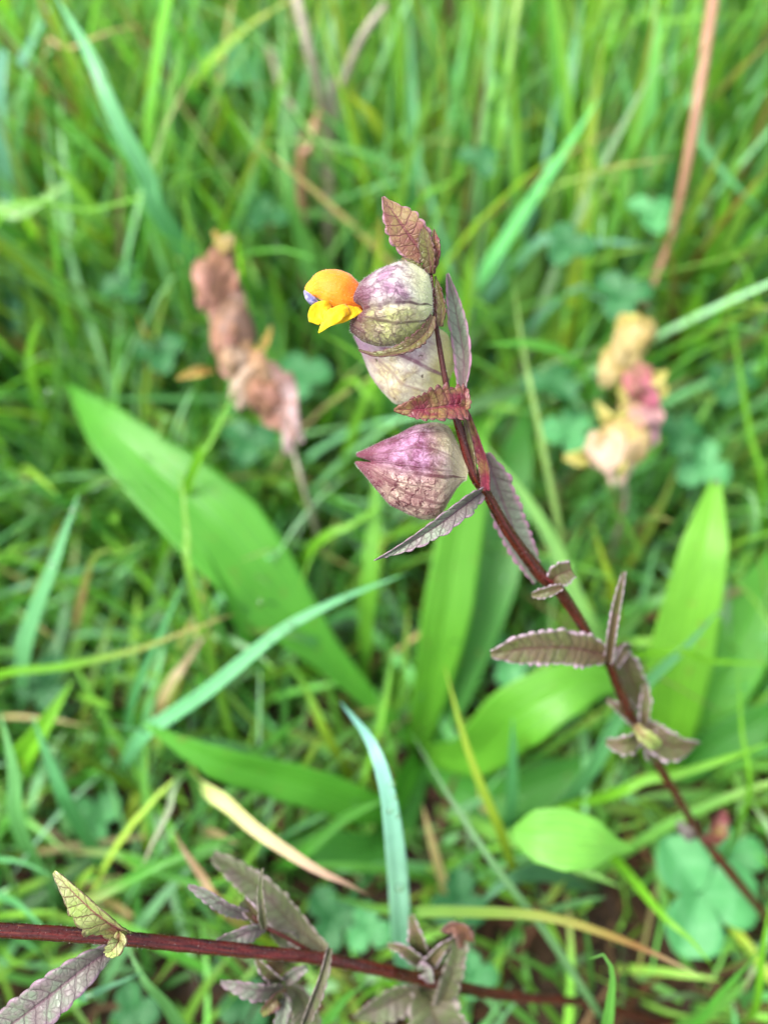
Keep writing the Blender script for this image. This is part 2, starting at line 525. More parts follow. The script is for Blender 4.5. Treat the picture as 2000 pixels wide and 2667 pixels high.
M['dry_rose'] = dry_calyx('rose_brown_calyx', (0.54, 0.26, 0.20), (0.40, 0.19, 0.13), (0.30, 0.15, 0.075))
M['dry_brown'] = dry_calyx('brown_calyx', (0.40, 0.22, 0.155), (0.33, 0.20, 0.165), (0.20, 0.11, 0.06))
M['dry_cream'] = dry_calyx('cream_brown_calyx', (0.58, 0.44, 0.33), (0.48, 0.32, 0.21), (0.36, 0.20, 0.09))
M['dry_lilac'] = dry_calyx('lilac_brown_calyx', (0.60, 0.44, 0.44), (0.44, 0.26, 0.22), (0.26, 0.14, 0.11))
M['faded_yellow'] = dry_calyx('yellow_cream_calyx', (0.60, 0.48, 0.22), (0.54, 0.38, 0.14), (0.38, 0.30, 0.07))
M['faded_pink'] = dry_calyx('pink_calyx', (0.72, 0.20, 0.30), (0.50, 0.14, 0.18), (0.30, 0.14, 0.08))
M['faded_lilac'] = dry_calyx('lilac_pink_calyx', (0.68, 0.36, 0.42), (0.56, 0.30, 0.28), (0.50, 0.32, 0.14))
M['faded_cream'] = dry_calyx('pink_cream_calyx', (0.80, 0.56, 0.45), (0.70, 0.48, 0.30), (0.50, 0.38, 0.12))


# ------------------------------------------------------------------ shapes
def frames(P, nrm):
    T = unit(np.gradient(P, axis=0))
    Nn = np.broadcast_to(np.asarray(nrm, float), P.shape)
    Sd = unit(np.cross(T, Nn))
    return T, Sd, np.cross(Sd, T)


def tube(name, P, R, mat, parent=None, n=None, sides=10, square=0.0, wob=0.0, hero=False, label=None, prot=True):
    n = n or len(P) * 8
    Q = spline(P, n)
    r = interp(R, n) * (1 + wob * rng.normal(0, 1, n))
    T, Sd, Nn = frames(Q, -FW + 0.1 * RX)
    a = np.linspace(0, 2 * np.pi, sides, endpoint=False)
    rr = 1 + square * np.cos(4 * a)
    V = Q[:, None] + r[:, None, None] * rr[None, :, None] * (np.cos(a)[None, :, None] * Sd[:, None] + np.sin(a)[None, :, None] * Nn[:, None])
    L = np.concatenate([[0], np.cumsum(np.linalg.norm(np.diff(Q, axis=0), axis=1))]) / 0.02
    at = dict(au=np.tile(np.cos(a), n), av=np.repeat(L, sides))
    V = np.vstack([V.reshape(-1, 3), Q[:1], Q[-1:]])
    at = {k: np.append(v, [0, 0]) for k, v in at.items()}
    j = np.arange(sides)
    k = (j + 1) % sides
    Ft = np.vstack([np.stack([k, j, np.full(sides, n * sides)], 1), np.stack([(n - 1) * sides + j, (n - 1) * sides + k, np.full(sides, n * sides + 1)], 1)])
    o = link(name, mesh(name, V, grid_faces(sides, n, True), mat, at, None, Ft), parent)
    if prot: protect(V, hero)
    if label: o['label'] = label
    SKIN[o.name] = V[:n * sides].reshape(n, sides, 3)
    return o


SKIN = {}


def leaf(name, P, W_, mat, nrm=None, parent=None, teeth=0, amp=0.18, fold=25, curl=0.0, nu=13, nv=None, cols=None, groove=0.0,
         wave=0.0, thick=0.00018, hero=False, label=None, tilt=0.0, slant=0.9, bulge=0.0, margin_curl=0.0):
    """P base to tip, W_ half widths along it (metres)."""
    nv = nv or max(16, int(teeth * 6) + 1 if teeth else 24)
    Q = spline(P, nv)
    w = interp(W_, nv)
    nr = -FW if nrm is None else np.asarray(nrm, float)
    T, Sd, Nn = frames(Q, nr)
    if tilt:
        c, s = math.cos(math.radians(tilt)), math.sin(math.radians(tilt))
        Sd, Nn = c * Sd + s * Nn, c * Nn - s * Sd
    u = np.linspace(-1, 1, nu)
    v = np.linspace(0, 1, nv)
    A = np.abs(u)[None, :]
    if teeth:
        kn = np.cumsum(rng.uniform(0.55, 1.45, teeth + 1))
        kn = (kn - kn[0]) / (kn[-1] - kn[0])
        vp = np.interp(v, kn, np.arange(teeth + 1))
        ph = vp[:, None] - slant * A + np.where(u[None, :] > 0, 0.35, 0.0)
        ta = rng.uniform(0.45, 1.35, (2, teeth + 6))
        ta = np.where(u[None, :] > 0, ta[0][np.clip(np.floor(ph).astype(int) + 2, 0, teeth + 5)], ta[1][np.clip(np.floor(ph).astype(int) + 2, 0, teeth + 5)])
    else:
        ph = np.zeros((nv, nu))
    lift = np.zeros((nv, nu))
    scale = np.ones((nv, nu))
    if teeth:
        tb = np.abs(np.sin(np.pi * ph)) ** 0.6
        scale += amp * (tb * ta - 0.6) * A ** 3
        lift += 0.55 * groove * (tb * ta - 0.5) * np.sqrt(A) * w.max() * (w / w.max())[:, None]
        lift -= margin_curl * tb * A ** 4 * w[:, None]
    fr = math.radians(fold)
    off = u[None, :] * w[:, None] * scale
    hgt = np.abs(off) * math.sin(fr) + lift - bulge * w[:, None] * (1 - A ** 2) * np.ones((nv, 1))
    off = off * math.cos(fr)
    if wave:
        hgt += wave * w[:, None] * np.sin(v[:, None] * 14 + u[None, :] * 1.5 + rng.uniform(0, 6)) * A
    if curl:
        hgt += curl * w[:, None] * u[None, :]
    if teeth:
        hgt = hgt + 0.16 * w.max() * np.sin(v[:, None] * rng.uniform(4, 8) + rng.uniform(0, 6) + u[None, :] * rng.uniform(0.5, 2.0)) * (0.3 + 0.7 * A)
    jit = rng.normal(0, 0.014, (nv, nu)) * w[:, None]
    V = Q[:, None] + off[..., None] * Sd[:, None] + (hgt + jit)[..., None] * Nn[:, None]
    at = dict(au=np.tile(u, nv), av=np.repeat(v, nu), ph=ph.ravel(), rn=np.full(nu * nv, rng.uniform(0, 40)))
    cc = None
    if cols is not None:
        cols = np.asarray(cols, float).reshape(-1, 3)
        cc = np.stack([interp(cols[:, i], nv) if len(cols) > 1 else np.full(nv, cols[0, i]) for i in range(3)], 1)
        cc = np.repeat(cc, nu, 0)
    o = link(name, mesh(name, V.reshape(-1, 3), grid_faces(nu, nv), mat, at, cc), parent)
    protect(V.reshape(-1, 3), hero)
    if thick: solid(o, thick)
    if label: o['label'] = label
    return o


def calyx(name, base, mouth, top, bottom, d, mat, parent, thick=0.42, notch=0.08, h0=-0.14, dm=None, nt=64, nh=60, lump=0.05, label=None,
          hero=False, gape=0.12, flip=0.0):
    """A blown-up flattened pouch, its upper and lower outlines given round the axis base to mouth (photo pixels at depth d)."""
    k = d / F
    b, m = np.array(base, float), np.array(mouth, float)
    ax = (m - b)
    L = np.linalg.norm(ax)
    ax /= L
    pr = np.array([ax[1], -ax[0]])
    if pr[1] > 0: pr = -pr                      # image up
    if flip: pr = -pr

    def prof(pts, sg):
        q = np.array(pts, float) - b
        t, o = q @ ax / L, sg * (q @ pr) / L
        i = np.argsort(t)
        return t[i], o[i]
    tt, to = prof(top, 1)
    bt, bo = prof(bottom, -1)
    t = (1 - np.cos(np.linspace(0, np.pi, nt))) / 2 * 0.985 + 0.012
    up = np.interp(t, np.concatenate([[0], tt, [1.0]]), np.concatenate([[0.03], to, [max(to[-1] * 0.5, 0.02)]]) if tt[-1] < 0.999 else np.concatenate([[0.03], to, [to[-1]]]))
    dn = np.interp(t, np.concatenate([[0], bt, [1.0]]), np.concatenate([[0.03], bo, [max(bo[-1] * 0.5, 0.02)]]) if bt[-1] < 0.999 else np.concatenate([[0.03], bo, [bo[-1]]]))
    ker = np.array([1, 2, 3, 2, 1.0]) / 9
    up = np.convolve(np.pad(up, 2, 'edge'), ker, 'valid')
    dn = np.convolve(np.pad(dn, 2, 'edge'), ker, 'valid')
    th = thick * (np.minimum(up, dn) * 0.5 + 0.25 * (up + dn)) * (np.sin(np.pi * np.clip(t, 0, 1) ** 0.8) ** 0.5 * 0.9 + gape)
    a = np.linspace(0, 2 * np.pi, nh, endpoint=False)
    ca, sa = np.cos(a), np.sin(a)                # sa: height, ca: towards the viewer
    side = np.sign(ca) * np.abs(ca) ** 1.35
    hh = sa
    V = np.zeros((nt, nh, 3))
    X3, U3 = RX, UP
    cen3 = D(*b, d)
    dslope = 0.0 if dm is None else (dm - d)
    for i in range(nt):
        tl = t[i] - notch * t[i] ** 6 * np.exp(-((hh - h0) / 0.30) ** 2)
        off = np.where(hh > 0, up[i] * hh, dn[i] * hh)
        mid_groove = (1 + 0.16 * t[i] ** 1.5 * sstep(hh, h0 - 0.05, h0 + 0.04)) * (1 + 0.10 * t[i] ** 1.5 * sstep(hh, -0.50 - 0.3 * (1 - t[i]), -0.42 - 0.3 * (1 - t[i]))) - 0.08 * np.exp(-((hh - h0) / 0.10) ** 2) - 0.05 * np.exp(-((hh + 0.55) / 0.08) ** 2)
        dp = th[i] * side * mid_groove * (1 + 0.010 * np.sin(hh * 17 + 2.5 * t[i]) * math.sin(math.pi * t[i]))
        p2 = b[None] + L * (tl[:, None] * ax[None] + off[:, None] * pr[None])
        P3 = cen3 + ((p2 - b) @ np.array([[1, 0], [0, -1]]))[:, :1] * k * X3 + ((p2 - b) @ np.array([[1, 0], [0, -1]]))[:, 1:] * k * U3
        V[i] = P3 - FW * (dp * L * k)[:, None] + FW * dslope * t[i]
    if lump:
        sc = 2.2 / (L * k)
        for i in range(nt):
            for j in range(nh):
                q = Vector(V[i, j] * sc)
                V[i, j] -= FW * lump * L * k * mnoise.noise(q) * math.sin(math.pi * min(1, t[i]))
                V[i, j] += UP * lump * 0.35 * L * k * mnoise.noise(q * 2.3 + Vector((5, 1, 2)))
    at = dict(ch=np.tile(sa, nt), cv=np.repeat(t, nh))
    Vf = np.vstack([V.reshape(-1, 3), V[0].mean(0)[None]])
    at = {q: np.append(x, x[0]) for q, x in at.items()}
    j = np.arange(nh)
    Ft = np.stack([(j + 1) % nh, j, np.full(nh, nt * nh)], 1)
    me = mesh(name, Vf, grid_faces(nh, nt, True), mat, at, None, Ft)
    o = link(name, me, parent)
    protect(Vf, hero)
    if label: o['label'] = label
    o['_n'] = 0
    del o['_n']
    return o, V


def fuzz(V, parent, count, ln, seed=3):
    """short white hairs standing on a skin V (rows, around, 3)"""
    r = np.random.default_rng(seed)
    nt, nh, _ = V.shape
    i, j = r.integers(2, nt - 2, count), r.integers(0, nh, count)
    P = V[i, j]
    N = unit(np.cross(V[i, (j + 1) % nh] - V[i, j - 1], V[i + 1, j] - V[i - 1, j]))
    cen = V.mean(1)[i]
    N *= np.sign(((P - cen) * N).sum(1))[:, None]
    dr = unit(N + r.normal(0, 0.35, (count, 3)))
    sd = unit(np.cross(dr, r.normal(0, 1, (count, 3)))) * 0.000016
    tip = P + dr * (ln * r.uniform(0.5, 1.2, count))[:, None]
    P = P + r.normal(0, 0.0001, P.shape) * 0
    VV = np.stack([P - sd, P + sd, tip], 1).reshape(-1, 3)
    o = link('fuzz', mesh('fuzz', VV, np.zeros((0, 4)), M['fuzz'], None, None, np.arange(count * 3).reshape(-1, 3)), parent)
    o['kind'] = 'stuff'
    return o


# ------------------------------------------------------------------ the setting: soil
def ground():
    n = 220
    x = np.sign(np.linspace(-1, 1, n)) * np.abs(np.linspace(-1, 1, n)) ** 5 * 40
    xs = np.where(np.abs(np.linspace(-1, 1, n)) < 0.42, np.linspace(-1, 1, n) * 1.24, x)
    X, Y = np.meshgrid(np.sort(xs), np.sort(xs) + 0.3)
    Z = np.array([[0.004 * mnoise.noise(Vector((a * 14, b * 14, 0))) + 0.002 * mnoise.noise(Vector((a * 60, b * 60, 3))) if abs(a) < 1 and abs(b) < 2 else 0.0
                   for a, b in zip(ra, rb)] for ra, rb in zip(X, Y)]) - 0.003
    V = np.stack([X, Y, Z], -1).reshape(-1, 3)
    o = link('ground', mesh('ground', V, grid_faces(n, n), M['soil']))
    tag(o, kind='structure')


ground()

# ------------------------------------------------------------------ the flowering rattle plant
ST = [(1123, 712, .1305, 4), (1128, 770, .1308, 6), (1131, 800, .131, 8), (1137, 856, .1312, 13), (1164, 1009, .1325, 13), (1192, 1100, .1335, 16),
      (1235, 1238, .136, 18), (1266, 1284, .138, 15), (1324, 1384, .142, 14), (1410, 1498, .147, 15), (1452, 1533, .149, 15), (1510, 1617, .154, 17), (1552, 1690, .159, 17),
      (1584, 1722, .162, 12), (1618, 1808, .168, 11), (1654, 1884, .175, 11), (1724, 2008, .186, 10), (1767, 2080, .192, 12), (1824, 2177, .202, 11),
      (1889, 2258, .206, 10), (1976, 2365, .212, 9), (2060, 2460, .217, 9)]
sp = [D(a, b, c) for a, b, c, r in ST]
sp.append(np.array([sp[-1][0] + 0.003, sp[-1][1] - 0.001, -0.003]))
sr = [r * c / F for a, b, c, r in ST] + [9 * .23 / F]
A = thing('rattle_plant', 'sharp wildflower leaning on a dark red stem with orange flower and three mauve pouches', 'wildflower', sp[-1] * np.array([1, 1, 0]))
so = tube('stem', sp, sr, M['stem'], A, n=200, sides=12, square=0.1, wob=0.03, hero=True)
fuzz(SKIN[so.name], so, 2200, 0.00028, 21)


def rl(parent, pts, hw, mat, nm='leaf', teeth=9, **kw):
    """rattle leaf: pts = (px, py, depth), hw = half widths in photo pixels"""
    P = [D(*p) for p in pts]
    dm = np.mean([p[2] for p in pts])
    kw.setdefault('hero', True)
    return leaf(nm, P, [h * dm / F for h in hw], M[mat], parent=parent, teeth=teeth, **kw)


c1, V1 = calyx('calyx', (1129, 797), (909, 803),
               [(1122, 730), (1114, 709), (1078, 688), (1044, 681), (1010, 692), (976, 710), (943, 729), (922, 752), (911, 775)],
               [(1124, 815), (1108, 856), (1070, 885), (1029, 903), (978, 902), (940, 886), (915, 864), (903, 845)],
               .1303, M['calyx_one'], A, 0.55, 0.17, -0.14, hero=True, label='upper mauve and green pouch holding the open flower', gape=0.75)
fuzz(V1, c1, 2600, 0.00045)
c2, V2 = calyx('calyx', (1176, 985), (922, 872),
               [(1186, 925), (1165, 868), (1110, 830), (1050, 815), (990, 822), (940, 848)],
               [(1165, 1035), (1120, 1050), (1076, 1054), (1029, 1053), (995, 1022), (964, 978), (944, 928), (925, 885)],
               .1395, M['calyx_two'], A, 0.6, 0.06, 0.0, hero=True, label='middle white and pink pouch behind the stem')
fuzz(V2, c2, 1500, 0.0004, 4)
c3, V3 = calyx('calyx', (1220, 1240), (926, 1200),
               [(1221, 1215), (1192, 1155), (1168, 1110), (1136, 1100), (1089, 1105), (1035, 1131), (984, 1154), (945, 1175), (927, 1184)],
               [(1208, 1248), (1187, 1275), (1145, 1348), (1103, 1356), (1069, 1347), (1011, 1316), (984, 1279), (967, 1259), (944, 1232), (930, 1216)],
               .1355, M['calyx_three'], A, 0.6, 0.14, -0.02, hero=True, label='lower mauve pouch with dark red veins and a closed beak', dm=.1335)
fuzz(V3, c3, 2200, 0.00035, 5)


# the orange flower
def loft_hood():
    pts = [(965, 778, .1302), (932, 776, .130), (902, 768, .1298), (872, 756, .1297), (842, 748, .1296), (818, 753, .1296), (803, 764, .1296), (797, 771, .1296)]
    R = np.array([28, 34, 47, 55, 55, 44, 26, 5.0])
    n, sd_ = 40, 28
    Q = spline([D(*p) for p in pts], n)
    r = np.interp(np.linspace(0, 1, n), np.linspace(0, 1, len(R)), R) * .13 / F
    r = np.convolve(np.pad(r, 2, 'edge'), np.ones(5) / 5, 'valid')
    T, Sd, Nn = frames(Q, -FW)
    a = np.linspace(0, 2 * np.pi, sd_, endpoint=False)
    V = Q[:, None] + r[:, None, None] * (np.cos(a)[None, :, None] * Sd[:, None] + 0.68 * np.sin(a)[None, :, None] * Nn[:, None])
    for i in range(n):
        for j in range(sd_):
            V[i, j] += 0.00018 * np.array(mnoise.noise_vector(Vector(V[i, j] * 500)))
    o = link('corolla', mesh('corolla', V.reshape(-1, 3), grid_faces(sd_, n, True), M['hood'], dict(au=np.tile(np.cos(a), n), av=np.repeat(np.linspace(0, 1, n), sd_))), A)
    o['label'] = 'hooded orange flower with yellow lip'
    protect(V.reshape(-1, 3), True)
    return o, V


co, VH = loft_hood()
fuzz(VH, co, 1200, 0.00022, 8)
tube('hood_tooth', [D(793, 757, .1293), D(800, 768, .1291), D(812, 781, .1291), D(833, 793, .1292)], [.0002, .00065, .0008, .0002], M['tooth'], co, 24, 12, hero=True)
leaf('petal', [D(862, 796, .1280), D(842, 802, .1272), D(826, 820, .1272), D(818, 842, .1278)], [.0005, .0010, .00145, .0016, .0014, .0008], M['lip'], parent=co, fold=10, nv=24, wave=0.22, thick=.00012, hero=True, tilt=8)
leaf('petal', [D(908, 800, .1276), D(878, 812, .1264), D(852, 836, .1265), D(830, 866, .1271)], [.0009, .0013, .0015, .0013, .0007, .0001], M['lip'], parent=co, fold=-20, nv=24, wave=0.2, thick=.00012, hero=True, tilt=-10)
leaf('petal', [D(930, 796, .1290), D(900, 818, .1282), D(880, 832, .1285), D(866, 842, .129)], [.0014, .0014, .001, .0003], M['lip'], parent=co, fold=10, nv=18, wave=0.1, thick=.00012, hero=True)

# its bracts and leaves
rl(A, [(1112, 668, .1308), (1080, 632, .130), (1035, 570, .1292), (997, 511, .1288)], [22, 50, 52, 44, 26, 3], 'apical', 'bract', 7, amp=.2, fold=10, groove=.03, label='pointed toothed bract at the very top')
rl(A, [(1122, 712, .1300), (1119, 670, .1290), (1110, 625, .1287), (1100, 588, .1290)], [10, 26, 27, 20, 4], 'redgreen', 'bract', 8, amp=.3, fold=35, tilt=25)
rl(A, [(1124, 712, .1302), (1131, 668, .1296), (1131, 628, .1296), (1130, 598, .1300)], [8, 16, 17, 12, 3], 'crimson', 'bract', 6, amp=.3, fold=40, tilt=-20)
rl(A, [(1120, 712, .1312), (1090, 700, .1302), (1062, 683, .1300), (1046, 671, .1302)], [6, 15, 14, 3], 'redgreen', 'bract', 6, amp=.25, fold=30)
rl(A, [(1128, 822, .1292), (1112, 862, .1283), (1074, 897, .1276), (1030, 917, .1278), (980, 923, .1284), (934, 911, .1292)], [8, 20, 22, 19, 14, 8, 2], 'redgreen', 'bract', 11, amp=.4, fold=30, groove=.15, nrm=-FW + 0.5 * UP, tilt=12, label='scalloped bract curving under the upper pouch')
rl(A, [(1146, 850, .1312), (1150, 805, .1308), (1143, 760, .1310), (1134, 720, .1315)], [8, 15, 14, 10, 2], 'redgreen', 'bract', 7, amp=.35, fold=30, tilt=20)
rl(A, [(1204, 1020, .1365), (1208, 930, .1375), (1192, 830, .1385), (1166, 712, .139)], [10, 26, 31, 28, 18, 3], 'pinkedge', 'bract', 8, amp=.12, fold=30, tilt=22, label='grey bract with pink edge standing behind the stem')
rl(A, [(1204, 1055, .1322), (1150, 1060, .1298), (1090, 1066, .1288), (1026, 1068, .1290)], [46, 56, 44, 27, 3], 'crimson', 'bract', 11, amp=.34, fold=28, groove=.2, tilt=-14, curl=.15, label='crimson scalloped bract under the middle pouch')
rl(A, [(1202, 1078, .1322), (1212, 1050, .1312), (1210, 1025, .1312), (1206, 1006, .1318)], [8, 15, 15, 5], 'crimson', 'bract', 6, amp=.4, fold=30)
rl(A, [(1268, 1278, .1358), (1262, 1215, .1352), (1240, 1140, .1346), (1212, 1060, .134)], [14, 18, 17, 13, 5], 'crimson', 'bract', 9, amp=.12, fold=40, tilt=25, label='narrow crimson bract lying along the stem')
rl(A, [(1238, 1235, .1352), (1230, 1180, .1348), (1214, 1110, .1342), (1205, 1060, .1338)], [4, 8, 8, 4], 'redgreen', 'bract', 6, amp=.1, fold=30)
rl(A, [(1252, 1282, .1355), (1205, 1318, .1325), (1140, 1368, .1312), (1060, 1418, .1316), (975, 1459, .1326)], [18, 32, 31, 24, 15, 3], 'grey', 'bract', 11, amp=.25, fold=38, groove=.22, tilt=18, label='long grey green bract under the lowest pouch')
rl(A, [(1262, 1180, .142), (1300, 1280, .1448), (1345, 1395, .1485), (1400, 1512, .152)], [12, 38, 43, 42, 36, 14], 'pinkedge', 'leaf', 13, amp=.22, fold=8, groove=.12, label='pale scalloped leaf hanging behind the stem')
rl(A, [(1436, 1512, .1475), (1450, 1500, .1465), (1470, 1490, .1465), (1488, 1484, .147)], [14, 30, 32, 22], 'olive', 'leaf', 7, amp=.3, fold=20, groove=.15)
rl(A, [(1462, 1528, .146), (1430, 1540, .1455), (1402, 1547, .146), (1385, 1549, .1465)], [8, 15, 16, 6], 'olive', 'leaf', 6, amp=.3, fold=25, groove=.2)
rl(A, [(1575, 1705, .158), (1490, 1688, .1545), (1390, 1688, .1525), (1278, 1703, .153)], [24, 44, 48, 46, 40, 10], 'olive', 'leaf', 12, amp=.2, fold=15, groove=.22, margin_curl=.12, label='blunt olive leaf with knobbly pale margin pointing left')
rl(A, [(1584, 1722, .159), (1594, 1650, .156), (1608, 1570, .155), (1625, 1490, .156)], [16, 19, 18, 15, 7], 'olive', 'leaf', 11, amp=.15, fold=50, groove=.1, tilt=20, label='narrow upright folded leaf with pink base')
rl(A, [(1600, 1740, .166), (1628, 1690, .168), (1640, 1690, .172)], [8, 16, 5], 'olive', 'leaf', 5)
rl(A, [(1610, 1680, .170), (1640, 1760, .174), (1672, 1840, .178)], [12, 34, 34, 24], 'olive', 'leaf', 8, amp=.2, fold=15, groove=.1)
rl(A, [(1660, 1890, .174), (1630, 1860, .172), (1604, 1838, .171), (1580, 1822, .172)], [8, 16, 14, 5], 'olive', 'leaf', 6, amp=.3, fold=25)
rl(A, [(1670, 1895, .172), (1676, 1860, .170), (1680, 1800, .170), (1676, 1785, .171)], [8, 18, 16, 6], 'olive', 'leaf', 6, amp=.3, fold=30)
rl(A, [(1672, 1910, .171), (1640, 1935, .168), (1610, 1940, .168), (1578, 1932, .169)], [12, 26, 26, 8], 'olive', 'leaf', 8, amp=.3, fold=20, groove=.2)
rl(A, [(1655, 1890, .168), (1670, 1910, .166), (1695, 1930, .166), (1716, 1945, .168)], [10, 22, 22, 6], 'lime', 'leaf', 6, amp=.2, fold=30, groove=.2)
rl(A, [(1670, 1885, .175), (1710, 1925, .173), (1760, 1945, .173), (1820, 1937, .175)], [20, 44, 40, 24, 4], 'olive', 'leaf', 9, amp=.2, fold=25, groove=.15)
rl(A, [(1690, 1900, .174), (1700, 1950, .174), (1705, 1985, .177)], [16, 30, 8], 'olive', 'leaf', 6, amp=.2, fold=20)
rl(A, [(1830, 2190, .202), (1858, 2170, .198), (1872, 2140, .197), (1885, 2110, .198)], [10, 22, 26, 12], 'crimson', 'leaf', 7, amp=.4, fold=30, groove=.3, label='small crumpled dark red leaf low on the stem')
rl(A, [(1838, 2195, .203), (1868, 2185, .199), (1890, 2160, .198)], [6, 14, 10], 'crimson', 'leaf', 5, amp=.3, fold=30)
rl(A, [(1815, 2180, .203), (1790, 2172, .201), (1765, 2140, .202)], [6, 18, 8], 'grey', 'leaf', 5, amp=.3, fold=30)

# ------------------------------------------------------------------ the second red stem, coming in low from one side
SB = [(-260, 2405, .126, 19), (-100, 2416, .130, 19), (0, 2424, .132, 19), (211, 2437, .136, 19), (321, 2446, .138, 18), (500, 2464, .142, 18), (700, 2484, .147, 18), (809, 2494, .151, 19), (962, 2521, .158, 17),
      (1116, 2555, .168, 15), (1300, 2592, .182, 11), (1542, 2617, .200, 10), (1700, 2660, .214, 10)]
sp2 = [D(a, b, c) for a, b, c, r in SB]
sp2.append(np.array([sp2[-1][0] + 0.008, sp2[-1][1], -0.003]))
B = thing('rattle_plant', 'dark red stem lying across the bottom corner with purple grey scalloped leaves', 'wildflower', sp2[-1] * np.array([1, 1, 0]))
so = tube('stem', sp2, [r * c / F for a, b, c, r in SB] + [.001], M['stem_red'], B, n=200, sides=12, square=0.13, wob=0.03, hero=True)
fuzz(SKIN[so.name], so, 2200, 0.00028, 22)
rl(B, [(322, 2432, .1345), (265, 2388, .1305), (200, 2330, .1295), (138, 2274, .130)], [30, 56, 56, 42, 21, 5], 'lime', 'leaf', 8, amp=.2, fold=26, groove=.16, tilt=10, label='lime green leaf with crimson midrib')
rl(B, [(318, 2438, .1335), (304, 2462, .131), (290, 2478, .131), (276, 2482, .1315)], [14, 24, 22, 6], 'lime', 'leaf', 5, amp=.2, fold=25, groove=.2)
rl(B, [(300, 2462, .141), (215, 2525, .1375), (110, 2610, .136), (-30, 2715, .137)], [16, 46, 56, 52, 36], 'grey', 'leaf', 10, amp=.15, fold=18, groove=.26, margin_curl=.1, slant=.75, label='corrugated grey leaf with purple midrib hanging below the stem')
rl(B, [(850, 2478, .153), (770, 2415, .158), (670, 2310, .162), (555, 2226, .163)], [16, 38, 46, 44, 30, 12], 'pale', 'leaf', 13, amp=.2, fold=22, groove=.2, tilt=-12)
tube('side_shoot', [D(832, 2492, .152), D(740, 2440, .150), D(688, 2412, .150), D(640, 2370, .151)], [.0005, .0004, .0004, .0003], M['stem'], B, 24, 8, hero=True)
rl(B, [(648, 2385, .151), (590, 2362, .147), (540, 2330, .146), (490, 2308, .147)], [10, 24, 22, 16, 5], 'grey', 'leaf', 9, amp=.25, fold=28, groove=.25)
rl(B, [(690, 2414, .151), (650, 2428, .148), (610, 2445, .147), (560, 2456, .148)], [10, 24, 24, 8], 'grey', 'leaf', 7, amp=.22, fold=25, groove=.2)
rl(B, [(690, 2415, .149), (683, 2370, .146), (678, 2310, .146), (684, 2262, .147)], [8, 14, 13, 9, 3], 'pale', 'leaf', 7, amp=.25, fold=40, groove=.15)
rl(B, [(670, 2400, .151), (650, 2365, .150), (635, 2345, .151)], [10, 24, 14], 'olive', 'leaf', 5, amp=.2, fold=25, groove=.1, label='short violet leaf at the side shoot')
rl(B, [(710, 2430, .154), (740, 2440, .156), (790, 2480, .157)], [10, 26, 10], 'pale', 'leaf', 6, amp=.2, fold=20, groove=.15)
rl(B, [(855, 2470, .149), (838, 2540, .146), (812, 2610, .147), (780, 2690, .150)], [12, 19, 21, 20, 14], 'pale', 'leaf', 10, amp=.2, fold=48, groove=.12, tilt=22)
SC = (738, 2568, .158)
for pts, hw, mt, te in (
        ([(736, 2568, .157), (680, 2578, .153), (630, 2572, .152), (575, 2560, .153)], [12, 26, 24, 18, 6], 'grey', 8),
        ([(736, 2556, .158), (710, 2540, .154), (682, 2515, .153), (668, 2496, .154)], [10, 20, 18, 6], 'olive', 6),
        ([(740, 2556, .158), (770, 2535, .155), (800, 2520, .155)], [10, 20, 10], 'grey', 6),
        ([(736, 2575, .155), (722, 2600, .151), (704, 2620, .150), (682, 2640, .151)], [10, 22, 20, 8], 'redgreen', 7),
        ([(742, 2580, .156), (740, 2620, .152), (728, 2690, .152)], [8, 20, 18], 'grey', 9),
        ([(744, 2572, .158), (780, 2590, .160), (800, 2650, .162), (790, 2700, .164)], [14, 38, 44, 30], 'pale', 9)):
    rl(B, pts, hw, mt, 'leaf', te, amp=.28, fold=28, groove=.22)
for pts, hw, mt, te, lb in (
        ([(1105, 2512, .164), (1075, 2490, .160), (1045, 2470, .159), (1008, 2462, .160)], [10, 22, 18, 5], 'olive', 7, None),
        ([(1105, 2510, .165), (1092, 2470, .162), (1080, 2430, .161), (1070, 2385, .163)], [10, 22, 24, 8], 'olive', 7, None),
        ([(1105, 2512, .164), (1130, 2490, .160), (1155, 2465, .159), (1182, 2448, .160)], [10, 22, 18, 6], 'olive', 7, None),
        ([(1105, 2512, .163), (1112, 2535, .159), (1122, 2562, .159)], [12, 24, 8], 'grey', 6, None),
        ([(1150, 2610, .168), (1172, 2550, .163), (1190, 2490, .161), (1200, 2440, .161), (1226, 2425, .163)], [24, 30, 28, 24, 20], 'pale', 9, 'pale folded leaf curling over at its tip'),
        ([(1215, 2452, .161), (1205, 2428, .159), (1180, 2415, .1585), (1150, 2425, .160)], [22, 24, 20, 6], 'brown', 6, 'brown withered curled leaf tip'),
        ([(1090, 2580, .170), (1040, 2600, .168), (985, 2630, .167), (925, 2652, .168)], [18, 42, 36, 10], 'pale', 9, None),
        ([(1120, 2580, .172), (1130, 2640, .168), (1160, 2720, .168)], [30, 85, 90], 'pale', 8, None)):
    rl(B, pts, hw, mt, 'leaf', te, amp=.25, fold=24, groove=.2, label=lb)


